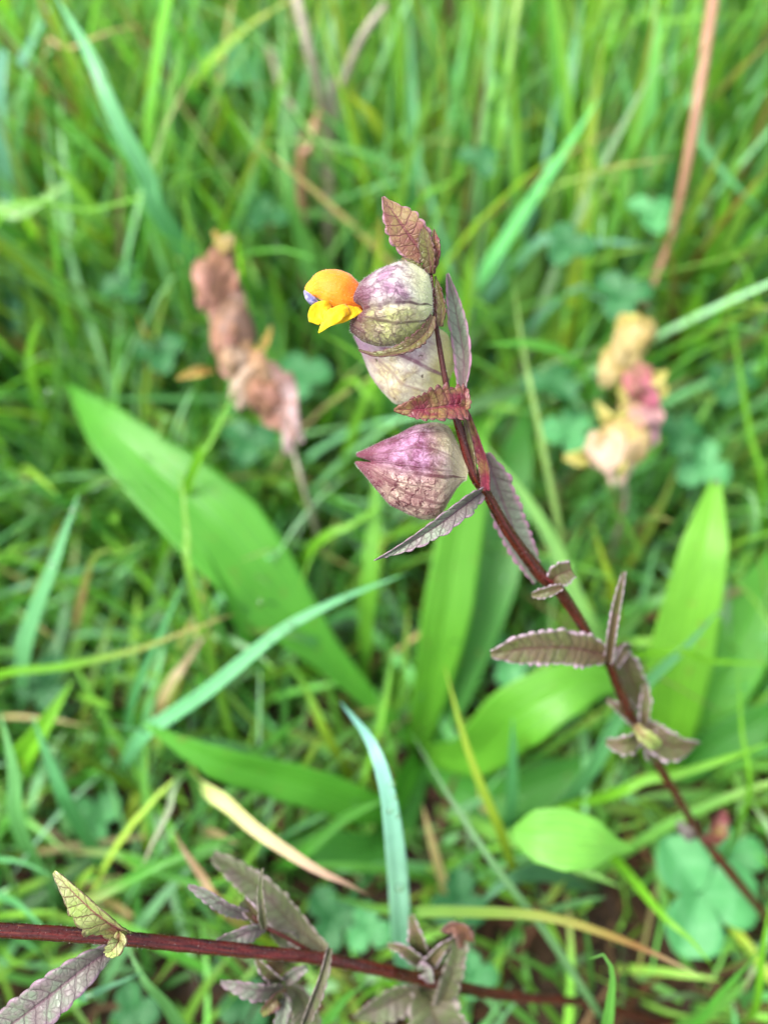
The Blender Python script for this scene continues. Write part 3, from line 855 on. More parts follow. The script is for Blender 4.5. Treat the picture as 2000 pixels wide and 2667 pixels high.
# ------------------------------------------------------------------ two blurred seed spikes
def pouch(parent, cx, cy, w, h, ang, d, mat, th=0.6, label=None, open_=0.0):
    """small seed pouch; ang = direction of its mouth in degrees, 0 to the right, 90 up"""
    w, h = w * 1.08, h * 1.0
    ca, sa = math.cos(math.radians(ang)), -math.sin(math.radians(ang))
    b = np.array([cx - ca * w / 2, cy - sa * w / 2])
    m = np.array([cx + ca * w / 2, cy + sa * w / 2])
    ax = np.array([ca, sa])
    pr = np.array([ax[1], -ax[0]])
    if pr[1] > 0: pr = -pr
    pf = [(.04, .55), (.2, .95), (.42, 1.0), (.65, .8), (.85, .5), (.97, .25)]
    top = [tuple(b + ax * w * t + pr * h * 0.58 * q * rng.uniform(.82, 1.2)) for t, q in pf]
    bot = [tuple(b + ax * w * t - pr * h * 0.58 * q * rng.uniform(.82, 1.2)) for t, q in pf]
    return calyx('calyx', b, m, top, bot, d, M[mat], parent, th, 0.2, 0.0, None, 34, 32, 0.42, label)[0]


def spike_stem(parent, pts, r, mat):
    P = [D(*p) for p in pts]
    P.append(np.array([P[-1][0] + 0.006, P[-1][1] + 0.004, -0.003]))
    tube('stem', P, [r * 0.8, r, r * 1.1], M[mat], parent, 60, 8, prot=False)
    return P[-1]


Ls = thing('seed_spike', 'blurred dried rattle spike with rosy brown papery pouches, left of the flower', 'seed head', ZP(830, 1450, 0))
spike_stem(Ls, [(590, 640, .226), (600, 740, .228), (622, 860, .228), (655, 960, .228), (720, 1080, .226), (760, 1160, .226), (800, 1300, .232)], .0008, 'taupe')
pouch(Ls, 588, 632, 54, 46, 40, .221, 'faded_yellow', label='small tan bud at the top')
pouch(Ls, 572, 700, 120, 66, 265, .226, 'dry_rose')
pouch(Ls, 556, 742, 160, 100, 258, .224, 'dry_rose', label='rosy top pouch')
pouch(Ls, 584, 800, 150, 92, 268, .226, 'dry_brown')
pouch(Ls, 610, 872, 170, 104, 285, .223, 'dry_brown', label='mauve brown pouch with dark side')
pouch(Ls, 590, 905, 170, 66, 275, .221, 'dry_rose')
pouch(Ls, 622, 950, 150, 80, 290, .222, 'dry_cream')
pouch(Ls, 648, 990, 140, 96, 235, .221, 'dry_cream', label='cream pouch')
pouch(Ls, 702, 1052, 150, 86, 285, .2225, 'dry_rose')
pouch(Ls, 738, 1048, 210, 74, 294, .219, 'dry_lilac', label='pale lilac split pouch at the bottom')
pouch(Ls, 755, 1118, 110, 48, 262, .221, 'dry_lilac')
for pts, hw in (([(560, 965, .224), (520, 968, .220), (462, 985, .220)], [6, 17, 3]), ([(670, 930, .226), (690, 895, .224), (706, 850, .226)], [8, 12, 3]), ([(655, 915, .224), (680, 925, .222), (694, 950, .224)], [8, 16, 4]),
                ([(575, 640, .222), (565, 618, .221), (556, 600, .222)], [6, 10, 3]), ([(535, 700, .222), (520, 730, .221), (515, 770, .222)], [6, 16, 4])):
    rl(Ls, pts, hw, 'ochre', 'bract', 5, hero=False, amp=.2, fold=30)

Rs = thing('seed_spike', 'blurred fading rattle spike with cream, pink and yellow pouches, right of the stem', 'seed head', ZP(1640, 1500, 0))
spike_stem(Rs, [(1640, 830, .236), (1632, 900, .237), (1638, 1000, .236), (1630, 1120, .235), (1620, 1220, .236), (1625, 1330, .245)], .0008, 'taupe')
pouch(Rs, 1645, 890, 132, 96, 250, .231, 'faded_yellow', label='yellow cream top pouch')
pouch(Rs, 1598, 955, 110, 78, 240, .233, 'faded_yellow')
pouch(Rs, 1676, 1012, 122, 80, 300, .228, 'faded_pink', label='bright pink pouch')
pouch(Rs, 1668, 1096, 124, 104, 305, .230, 'faded_lilac', label='lilac pink pouch')
pouch(Rs, 1562, 1172, 100, 92, 215, .231, 'faded_cream')
pouch(Rs, 1614, 1178, 150, 128, 262, .227, 'faded_cream', label='large cream pouch at the bottom')
for pts, hw in (([(1690, 985, .230), (1712, 985, .227), (1735, 965, .227)], [8, 24, 4]), ([(1617, 1000, .231), (1622, 1020, .228), (1618, 1060, .229)], [8, 16, 5]), ([(1600, 1110, .231), (1580, 1090, .228), (1552, 1045, .229)], [8, 20, 4]),
                ([(1545, 1185, .232), (1510, 1195, .229), (1468, 1190, .230)], [8, 26, 8]), ([(1640, 850, .233), (1640, 835, .230), (1625, 822, .231)], [10, 24, 8]), ([(1655, 1060, .230), (1625, 1072, .226), (1600, 1095, .228)], [8, 16, 6]), ([(1700, 1000, .229), (1722, 1010, .228), (1725, 1040, .229)], [6, 16, 4]),
                ([(1620, 1180, .224), (1618, 1210, .223), (1612, 1245, .225)], [5, 14, 4])):
    rl(Rs, pts, hw, 'yellowish', 'bract', 5, hero=False, amp=.2, fold=30)

# ------------------------------------------------------------------ plantains: broad ribbed leaves
G1, G2, G3 = (0.09, 0.34, 0.03), (0.055, 0.24, 0.03), (0.12, 0.37, 0.03)


def broad(parent, pts, hw, col, label=None, nm='leaf', **kw):
    P = [ZP(*p) for p in pts]
    dm = np.mean([depth(p) for p in P])
    kw.setdefault('fold', 10)
    return leaf(nm, P, [h * dm / F for h in hw], M['plantain'], parent=parent, cols=[col], nu=15, nv=36, wave=.05, thick=.0003, label=label, **kw)


P1 = thing('plantain_plant', 'plantain rosette below the flower with broad bright green ribbed leaves', 'plantain', ZP(1080, 1960, 0))
broad(P1, [(1090, 1950, 0.0036), (930, 1790, 0.0266), (745, 1590, 0.0515), (600, 1410, 0.0666), (440, 1260, 0.0763), (300, 1130, 0.0817), (175, 1000, 0.0817)], [18, 24, 46, 92, 112, 95, 60, 4], G1, 'largest broad leaf reaching up to the left', tilt=-16)
broad(P1, [(1090, 1950, 0.0036), (1120, 1800, 0.0266), (1160, 1600, 0.0488), (1195, 1400, 0.0640), (1230, 1220, 0.0755), (1262, 1090, 0.0799)], [26, 48, 60, 66, 62, 46, 5], G3, 'broad light leaf straight below the lowest pouch', tilt=-12)
broad(P1, [(1110, 1950, 0.0026), (1180, 1800, 0.0178), (1250, 1600, 0.0355), (1300, 1400, 0.0488), (1345, 1200, 0.0577), (1370, 1050, 0.0622)], [28, 50, 62, 76, 66, 40, 5], G2, tilt=14)
broad(P1, [(1110, 1970, 0.0036), (1230, 1965, 0.0266), (1330, 1880, 0.0488), (1440, 1810, 0.0577), (1545, 1775, 0.0586), (1640, 1790, 0.0533)], [30, 48, 74, 82, 62, 6], G3, 'short blunt leaf pointing right', tilt=10)
broad(P1, [(1090, 1970, 0.0036), (1000, 2100, 0.0230), (844, 2060, 0.0400), (700, 2020, 0.0488), (560, 1980, 0.0569), (375, 1888, 0.0640)], [28, 44, 54, 56, 44, 3], G1, 'leaf pointing left above the bleached blade', tilt=10)
broad(P1, [(1100, 1990, 0.0018), (1000, 2200, 0.0089), (850, 2210, 0.0160), (700, 2190, 0.0178)], [26, 50, 54, 6], G2)
broad(P1, [(1110, 1980, 0.0018), (1250, 2080, 0.0125), (1420, 2040, 0.0214), (1580, 1960, 0.0266)], [26, 58, 64, 8], G2)
P2 = thing('plantain_plant', 'tall broad light green leaves standing beside the stem near the edge', 'plantain', ZP(1720, 2050, 0))
broad(P2, [(1715, 2040, 0.0036), (1735, 1900, 0.0311), (1760, 1760, 0.0497), (1795, 1600, 0.0658), (1835, 1420, 0.0799), (1866, 1250, 0.0870)], [26, 62, 76, 82, 70, 56, 12], (0.15, 0.40, 0.03), 'upright light leaf with blunt tip', tilt=12)
broad(P2, [(1735, 2040, 0.0026), (1830, 1880, 0.0196), (1920, 1700, 0.0355), (2000, 1520, 0.0462), (2060, 1400, 0.0515)], [26, 62, 80, 76, 10], G1, tilt=10)
broad(P2, [(1730, 2050, 0.0026), (1850, 1950, 0.0178), (1980, 1880, 0.0266), (2100, 1830, 0.0302)], [26, 54, 54, 8], G2)
P3 = thing('dock_seedling', 'single fresh oval leaf folded along its midrib, under the purple leaf cluster', 'seedling', ZP(1560, 2330, 0))
tube('stalk', [ZP(1560, 2330, -.002), ZP(1500, 2280, .03), ZP(1338, 2165, .062)], [.0007, .0006, .0005], M['petiole'], P3, 24, 7)
leaf('leaf', [ZP(1332, 2170, .062), ZP(1420, 2180, .066), ZP(1540, 2195, .066), ZP(1655, 2212, .06)], [x * .18 / F for x in (12, 68, 82, 64, 22, 3)], M['plantain'], parent=P3, cols=[(0.16, 0.42, 0.06)], nu=15, nv=30, fold=16, wave=.05, thick=.0003, tilt=22)
broad(P3, [(1560, 2320, .002), (1420, 2270, .03), (1330, 2290, .042), (1255, 2350, .04)], [14, 28, 28, 5], (0.10, 0.27, 0.13), 'grey green arching lower leaf')


# ------------------------------------------------------------------ clover
def clover(cx, cy, z, rpx, rot, label, mat='clover', group=None, tilt=None, hero=False):
    c = ZP(cx, cy, z)
    r = rpx * depth(c) / F
    base = np.array([c[0] + rng.uniform(-.012, .012), c[1] + rng.uniform(-.004, .014), -0.002])
    t = thing('clover', label, 'clover', base * np.array([1, 1, 0]), group)
    midp = (c * 0.55 + base * 0.45) + np.array([rng.uniform(-.004, .004), 0.004, 0])
    tube('stalk', [base, midp, c], [.0006, .0005, .0004], M['petiole'], t, 16, 6)
    nr = unit(Zv + 0.55 * -FW + (rng.normal(0, .15, 3) if tilt is None else tilt))
    e1 = unit(np.cross(nr, [0, 1, 0.3]))
    e2 = np.cross(nr, e1)
    for k in range(3):
        a = rot + k * 2 * math.pi / 3
        dr = math.cos(a) * e1 + math.sin(a) * e2
        ps = [c, c + dr * r * .5 + nr * r * .06, c + dr * r + nr * r * .02]
        nv = 14
        leaf('leaflet', ps, [r * x for x in (.05, .33, .46, .54, .52, .38, .12)], M[mat], nrm=nr, parent=t, fold=12 + rng.uniform(-6, 12), nu=9, nv=nv, thick=.0002, hero=hero)
    return t


clover(1822, 2330, .021, 158, -1.05, 'large pale green three part clover leaf beside the base of the red stem', hero=True)
clover(1905, 2230, .012, 85, 1.2, 'half hidden clover leaf behind the base of the red stem', 'clover')
clover(590, 165, .11, 95, 0.4, 'pair of round clover leaflets near the top edge among tall grass', 'clover')
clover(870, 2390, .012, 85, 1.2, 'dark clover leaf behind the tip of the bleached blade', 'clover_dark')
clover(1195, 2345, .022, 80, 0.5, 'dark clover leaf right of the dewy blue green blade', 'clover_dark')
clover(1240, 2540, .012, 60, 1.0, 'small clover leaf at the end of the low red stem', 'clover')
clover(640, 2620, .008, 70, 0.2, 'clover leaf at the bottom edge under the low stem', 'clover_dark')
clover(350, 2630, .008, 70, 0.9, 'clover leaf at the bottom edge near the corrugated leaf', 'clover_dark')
clover(960, 2420, .015, 65, 0.7, 'yellow green clover leaf by the foot of the dewy blade', 'clover')
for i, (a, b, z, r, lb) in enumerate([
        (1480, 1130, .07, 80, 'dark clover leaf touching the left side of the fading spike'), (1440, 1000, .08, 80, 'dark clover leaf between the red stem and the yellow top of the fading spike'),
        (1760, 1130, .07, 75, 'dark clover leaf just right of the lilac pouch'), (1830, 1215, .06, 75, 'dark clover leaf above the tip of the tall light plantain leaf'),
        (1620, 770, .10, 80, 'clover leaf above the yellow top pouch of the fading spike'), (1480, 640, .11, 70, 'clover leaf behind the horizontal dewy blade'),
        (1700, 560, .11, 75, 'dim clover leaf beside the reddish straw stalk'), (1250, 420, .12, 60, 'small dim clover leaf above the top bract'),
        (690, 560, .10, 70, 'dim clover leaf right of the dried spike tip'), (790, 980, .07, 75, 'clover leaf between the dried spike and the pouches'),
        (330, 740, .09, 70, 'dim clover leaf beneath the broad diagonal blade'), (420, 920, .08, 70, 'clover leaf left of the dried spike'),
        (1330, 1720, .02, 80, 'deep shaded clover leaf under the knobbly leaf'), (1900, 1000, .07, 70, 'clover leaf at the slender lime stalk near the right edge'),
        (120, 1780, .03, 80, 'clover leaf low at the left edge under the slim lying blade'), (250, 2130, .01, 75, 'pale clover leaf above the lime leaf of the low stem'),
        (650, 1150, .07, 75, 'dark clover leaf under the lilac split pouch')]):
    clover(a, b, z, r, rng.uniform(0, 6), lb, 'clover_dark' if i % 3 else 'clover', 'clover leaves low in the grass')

# ------------------------------------------------------------------ single grass blades that stand out
LIME, MID, TEAL, PALE, YEL, BLUE = (0.15, 0.40, 0.02), (0.08, 0.30, 0.032), (0.11, 0.37, 0.13), (0.22, 0.45, 0.12), (0.25, 0.38, 0.025), (0.21, 0.48, 0.33)
TAN, CREAM, BROWN, RUST = (0.42, 0.31, 0.14), (0.62, 0.55, 0.33), (0.17, 0.10, 0.06), (0.36, 0.17, 0.05)


def blade(pts, hw, cols, label, fold=None, prof=(.75, .95, 1, .9, .6, .04), tilt=None, group='grass blades that stand out'):
    pts = [(a, b, z + 0.004 * float(sstep(b, 1000, 500))) for a, b, z in pts]
    P = [ZP(*p) for p in pts]
    dm = np.mean([depth(p) for p in P])
    if P[0][2] > 0.004:                          # rooted in the soil
        h = P[0][2]
        dv = P[0] - P[1]
        dv[2] = 0
        q = P[0] + dv / max(np.linalg.norm(dv), 1e-6) * h * 0.45
        P = [np.array([q[0], q[1] + 0.01, -0.002])] + P
        prof = (.5,) + tuple(prof)
    cols = [cols] if isinstance(cols[0], float) else list(cols)
    o = leaf('grass_blade', P, [hw * x * dm / F for x in prof], M['grass'], fold=rng.uniform(8, 28) if fold is None else fold, cols=cols, nu=7, nv=30,
             tilt=rng.uniform(-22, 22) if tilt is None else tilt, thick=0.00015)
    return tag(o, label, 'grass blade', group)


FLAT = (.8, 1, 1, 1, .9, .5)
for pts, hw, cols, lb in (
        ([(480, 640, .105), (386, 458, .13), (301, 301, .145), (241, 151, .155), (140, -20, .16)], 30, (.17, .46, .21), 'long broad blue green blade slanting down from the upper left corner'),
        ([(-20, 600, .10), (60, 555, .11), (200, 465, .12)], 30, PALE, 'short pale blade poking in at the left edge'),
        ([(-20, 612, .115), (240, 548, .12), (400, 500, .125), (560, 412, .13)], 9, LIME, 'very thin light blade crossing the broad blue green one'),
        ([(400, 520, .118), (500, 460, .122), (640, 428, .126)], 9, MID, 'thin blade crossing below the broad blue green one'),
        ([(790, 600, .10), (723, 458, .12), (660, 370, .13), (612, 298, .135)], 16, PALE, 'light pointed blade right of the broad blue green one'),
        ([(830, 760, .085), (790, 640, .10), (745, 470, .12), (725, 320, .13)], 26, (.13, .36, .07), 'broad light green blade above the yellow flower'),
        ([(545, 440, .10), (575, 330, .12), (602, 232, .135)], 17, YEL, 'yellowish pointed blade below the round clover leaflets'),
        ([(230, 480, .10), (222, 320, .12), (205, 160, .14)], 9, LIME, 'thin bright upright blade behind the broad blue green one'),
        ([(0, 250, .13), (50, 170, .135), (120, 40, .14), (140, -20, .145)], 22, BLUE, 'dewy bluish blade in the upper left corner'),
        ([(110, 190, .13), (180, 130, .14), (290, 80, .145), (400, 60, .145)], 10, (YEL, TAN, TAN), 'arching yellow tan blade near the top left'),
        ([(800, 330, .115), (845, 300, .118), (1000, 180, .12)], 5, TAN, 'hair thin tan stalk left of the flower tip'),
        ([(1084, 512, .095), (1072, 241, .12), (1062, -20, .14)], 20, TEAL, 'upright blue green blade above the flower tip'),
        ([(1225, 420, .10), (1180, 240, .12), (1120, 60, .14), (1100, -20, .145)], 22, (.12, .35, .07), 'broad upright blade right of the blue green one'),
        ([(1440, 420, .10), (1475, 250, .125), (1520, -20, .145)], 30, (.11, .34, .12), 'widest pale teal blade at the top centre right'),
        ([(1385, 560, .09), (1420, 420, .11), (1445, 250, .125)], 14, BLUE, 'bluish narrow blade leaning right under the widest one'),
        ([(1330, 620, .09), (1330, 380, .115), (1310, 180, .13)], 14, (.13, .36, .07), 'light upright blade in the top centre'),
        ([(1500, 700, .085), (1530, 420, .11), (1570, 100, .14)], 22, YEL, 'yellow green upright blade in the top right'),
        ([(1205, 830, .085), (1225, 690, .10), (1248, 555, .112)], 19, (.17, .38, .015), 'vivid lime blade right behind the flower tip'),
        ([(1070, 560, .10), (1150, 490, .112), (1250, 420, .12)], 12, LIME, 'lime blade slanting up behind the top bract'),
        ([(1380, 650, .088), (1452, 640, .092), (1550, 628, .094), (1633, 633, .094), (1740, 648, .09)], 15, BLUE, 'horizontal dewy blade above the fading spike'),
        ([(1470, 770, .085), (1540, 772, .09), (1620, 800, .09)], 12, BLUE, 'short dewy blade just above the fading spike'),
        ([(1600, 110, .13), (1720, 60, .14), (1850, 42, .143), (2030, 38, .145)], 12, LIME, 'lime blade running flat along the upper right edge'),
        ([(1740, 290, .12), (1830, 390, .118), (1920, 490, .112), (2030, 590, .10)], 18, TEAL, 'blue green blade crossing the straw stalk at right'),
        ([(1740, 480, .10), (1740, 240, .125), (1760, 20, .14)], 16, TEAL, 'upright blue green blade left of the straw stalk'),
        ([(1850, 660, .09), (1900, 480, .11), (1960, 300, .125)], 18, LIME, 'light blade leaning right of the straw stalk'),
        ([(1690, 1560, .03), (1560, 1650, .05), (1434, 1400, .075), (1350, 1270, .085), (1262, 1160, .092)], 26, PALE, 'long pale blade running beside the red stem'),
        ([(1470, 1480, .06), (1440, 1300, .08), (1400, 1100, .095), (1360, 900, .105), (1335, 720, .11)], 9, (.24, .40, .10), 'slender pale stalk rising straight behind the stem'),
        ([(1985, 1300, .06), (1950, 1120, .08), (1916, 900, .10), (1900, 760, .11)], 10, LIME, 'slender lime stalk near the right edge'),
        ([(1600, 1560, .055), (1572, 1460, .068), (1540, 1360, .078)], 13, YEL, 'short yellow lime blade above the knobbly leaf'),
        ([(1520, 2030, .04), (1610, 1870, .058), (1690, 1772, .068), (1790, 1680, .076), (1870, 1590, .082)], 24, (.10, .32, .11), 'blue green blade crossing the tall plantain leaf'),
        ([(1690, 1700, .070), (1850, 1722, .070), (2030, 1730, .068)], 14, LIME, 'flat green blade at the right edge beside the upright plantain'),
        ([(360, 1930, .055), (440, 1868, .065), (542, 1798, .074), (660, 1700, .082), (753, 1629, .087), (900, 1555, .09), (1065, 1492, .09)], 20, (.15, .44, .20), 'long dewy blue green blade crossing the big plantain leaf'),
        ([(1046, 2460, .04), (1037, 2290, .065), (1025, 2170, .080), (1007, 2050, .090), (965, 1930, .093), (886, 1828, .085)], 29, [(.12, .38, .17), (.19, .47, .31), (.30, .56, .45), (.24, .50, .40), (.16, .38, .35)], 'bent blue green blade with dew standing at the centre bottom'),
        ([(530, 2046, .052), (600, 2098, .06), (675, 2165, .068), (820, 2262, .074), (900, 2300, .074), (975, 2340, .07)], 24, (TAN, CREAM, CREAM, (.40, .54, .18), (.46, .58, .22), (.60, .62, .30), CREAM, (.52, .38, .27), BROWN), 'bleached cream and green blade dying back at both ends'),
        ([(478, 2015, .06), (440, 2110, .062), (400, 2190, .06), (372, 2255, .055)], 15, (LIME, MID, MID, (.65, .60, .55)), 'short green blade with a broken white tip'),
        ([(590, 2370, .05), (530, 2285, .056), (480, 2215, .058), (448, 2160, .056)], 20, (YEL, YEL, TAN, BROWN), 'short yellow blade with a brown tip'),
        ([(1345, 2280, .03), (1300, 2160, .055), (1220, 1960, .07), (1157, 1732, .08)], 13, YEL, 'thin yellow blade left of the oval leaf'),
        ([(1560, 2640, .03), (1430, 2440, .05), (1289, 2255, .062), (1180, 2090, .064), (1072, 1910, .06)], 11, (.12, .26, .10), 'long thin dull green blade crossing the lower centre'),
        ([(990, 2368, .045), (1200, 2375, .055), (1422, 2388, .06), (1633, 2454, .06), (1820, 2540, .05)], 16, (MID, MID, (.14, .36, .07), (.16, .38, .07), (.2, .38, .06), (.22, .34, .05), (.26, .26, .05), (.28, .14, .05), CREAM), 'yellow green blade with rusty tip lying towards the clover'),
        ([(1600, 2235, .035), (1723, 2382, .05), (1800, 2450, .052), (1860, 2525, .05)], 14, LIME, 'lime blade passing in front of the clover'),
        ([(1570, 2700, .06), (1590, 2600, .075), (1594, 2530, .082), (1570, 2486, .085), (1534, 2500, .083)], 20, (.12, .34, .06), 'blade with hooked tip at the bottom edge'),
        ([(1590, 2070, .045), (1680, 2030, .052), (1753, 2020, .055), (1904, 1972, .06), (2020, 1930, .06)], 15, LIME, 'lime blade lying behind the lower red stem'),
        ([(1945, 2080, .05), (1930, 1900, .065), (1922, 1740, .075)], 9, LIME, 'thin upright lime blade near the right edge above the clover'),
        ([(1960, 2640, .03), (1985, 2480, .05), (2010, 2330, .06)], 11, LIME, 'bright blade in the lower right corner right of the clover'),
        ([(1770, 2690, .03), (1880, 2580, .045), (1980, 2480, .055)], 14, MID, 'green blade slanting up through the lower right corner'),
        ([(60, 2160, .05), (40, 2010, .066), (0, 1850, .075)], 30, (.12, .34, .10), 'broad pale blade at the left edge above the red stem'),
        ([(190, 2120, .045), (160, 2060, .056), (120, 1960, .064), (84, 1862, .07)], 22, TEAL, 'blue green pointed blade beside the broad pale one at left'),
        ([(60, 1980, .04), (110, 1900, .055), (190, 1770, .065)], 36, LIME, 'broad lime blade in the lower left'),
        ([(60, 1720, .05), (90, 1600, .07), (139, 1473, .085), (205, 1285, .10)], 24, (.16, .43, .19), 'broad dewy blade pointing up at left of the plantain leaf'),
        ([(-20, 1768, .06), (170, 1735, .07), (362, 1690, .076), (480, 1645, .08), (610, 1600, .082)], 12, (LIME, LIME, LIME, TAN), 'long slim blade lying across the left with tan tip'),
        ([(345, 1830, .05), (400, 1690, .068), (450, 1580, .078), (488, 1490, .084)], 13, TEAL, 'slim blue green blade crossing the slim lying one'),
        ([(660, 1700, .04), (610, 1580, .06), (565, 1490, .072), (528, 1415, .08)], 18, MID, 'green blade under the big plantain leaf'),
        ([(440, 1790, .05), (475, 1740, .058), (510, 1690, .064), (548, 1640, .066)], 18, (YEL, TAN, CREAM, BROWN), 'withered tan and brown blade tip beneath the dewy one'),
        ([(500, 1230, .085), (540, 1160, .095), (580, 1090, .10), (615, 1010, .105)], 18, LIME, 'blade rising above the big plantain leaf towards the dried spike'),
        ([(500, 1520, .082), (488, 1400, .09), (478, 1300, .096), (468, 1215, .098)], 14, (.17, .38, .04), 'lime blade standing in front of the big plantain leaf'),
        ([(240, 1462, .075), (310, 1440, .078), (400, 1408, .08)], 11, (TAN, TAN, LIME), 'tan blade piece left of the big plantain leaf'),
        ([(-20, 2225, .05), (60, 2245, .058), (140, 2285, .06)], 14, TEAL, 'blue green blade coming in at the left edge above the lime leaf'),
        ([(-20, 2310, .04), (50, 2355, .05), (135, 2440, .05)], 22, TEAL, 'blue green blade behind the lime leaf of the low stem'),
        ([(500, 2700, .03), (430, 2610, .05), (374, 2550, .058), (325, 2450, .06)], 19, (.13, .33, .10), 'pale blade under the low red stem'),
        ([(210, 2596, .055), (280, 2570, .06), (370, 2535, .06)], 22, (.14, .36, .20), 'dewy blunt blade under the low red stem'),
        ([(200, 2355, .04), (320, 2300, .05), (440, 2240, .056), (663, 2162, .055)], 18, (MID, TAN, MID, MID), 'green blade with a tan patch above the low red stem'),
        ([(330, 2230, .04), (520, 2300, .045), (680, 2280, .045)], 16, MID, 'dull blade behind the leaf tuft of the low stem'),
        ([(760, 2240, .03), (900, 2130, .04), (1010, 2080, .045)], 22, MID, 'broad green blade left of the dewy bent one'),
        ([(860, 1930, .04), (800, 1800, .052), (740, 1700, .06)], 15, (YEL, YEL, MID), 'yellow blade in the dark gap below the big plantain leaf'),
        ([(1110, 2660, .02), (1010, 2560, .03), (900, 2640, .035)], 14, LIME, 'lime blade at the bottom edge under the leaf cluster'),
        ([(840, 2660, .03), (900, 2600, .04), (960, 2560, .045)], 16, (.10, .33, .05), 'bright blade rising behind the low stem'),
        ([(1330, 2110, .03), (1335, 1990, .05), (1335, 1870, .066)], 17, TEAL, 'upright blue green blade in front of the short blunt plantain leaf'),
        ([(620, 2000, .03), (720, 1920, .04), (800, 1860, .048)], 14, MID, 'thin blade in the shade above the left pointing plantain leaf'),
        ([(820, 1420, .06), (920, 1365, .07), (1010, 1300, .078)], 15, LIME, 'light blade passing behind the tip of the long grey bract'),
        ([(900, 1000, .085), (960, 1040, .09), (1010, 1030, .092)], 16, LIME, 'light blade behind the middle pouch'),
        ([(960, 1560, .05), (975, 1350, .07), (985, 1150, .085)], 24, (.12, .34, .03), 'upright lime blade behind the lowest pouch'),
):
    blade(pts, hw, cols, lb)

# straw stalks
for pts, r, mt, lb in (
        ([(1660, 830, .06), (1675, 796, .085), (1735, 651, .10), (1784, 452, .122), (1820, 241, .14), (1858, -10, .155), (1880, -120, .16)], [.0006, .0007, .0009, .0012, .0017, .0019, .0017], 'straw', 'long reddish straw stalk at the upper right'),
        ([(850, 420, .10), (832, 241, .125), (800, 110, .14), (770, -20, .15)], [.0010, .0016, .0018, .0018], 'taupe', 'grey straw stalk left of the top centre'),
        ([(860, 290, .118), (886, 229, .124), (940, 100, .138), (1005, 10, .146)], [.0009, .0014, .0016, .0014], 'taupe', 'grey straw stalk slanting right at the top centre'),
        ([(785, 480, .10), (805, 390, .112), (832, 285, .12)], [.001, .0019, .0014], 'straw', 'orange tan straw piece above the yellow flower'),
        ([(700, 120, .12), (740, 250, .115), (780, 380, .105)], [.0012, .0014, .001], 'taupe', 'dark grey stalk behind the grey straw stalk'),
):
    pts = [(a, b, z + 0.004 * float(sstep(b, 1000, 500))) for a, b, z in pts]
    P = [ZP(*p) for p in pts]
    low = min(range(len(P)), key=lambda i: P[i][2])
    ext = np.array([P[low][0] - 0.004, P[low][1] - 0.012, -0.002])
    P = [ext] + P if low == 0 else P + [ext]
    r = [r[0]] + r if low == 0 else r + [r[-1]]
    tag(tube('straw_stalk', P, r, M[mt], None, 40, 8), lb, 'straw', 'dry straw stalks')


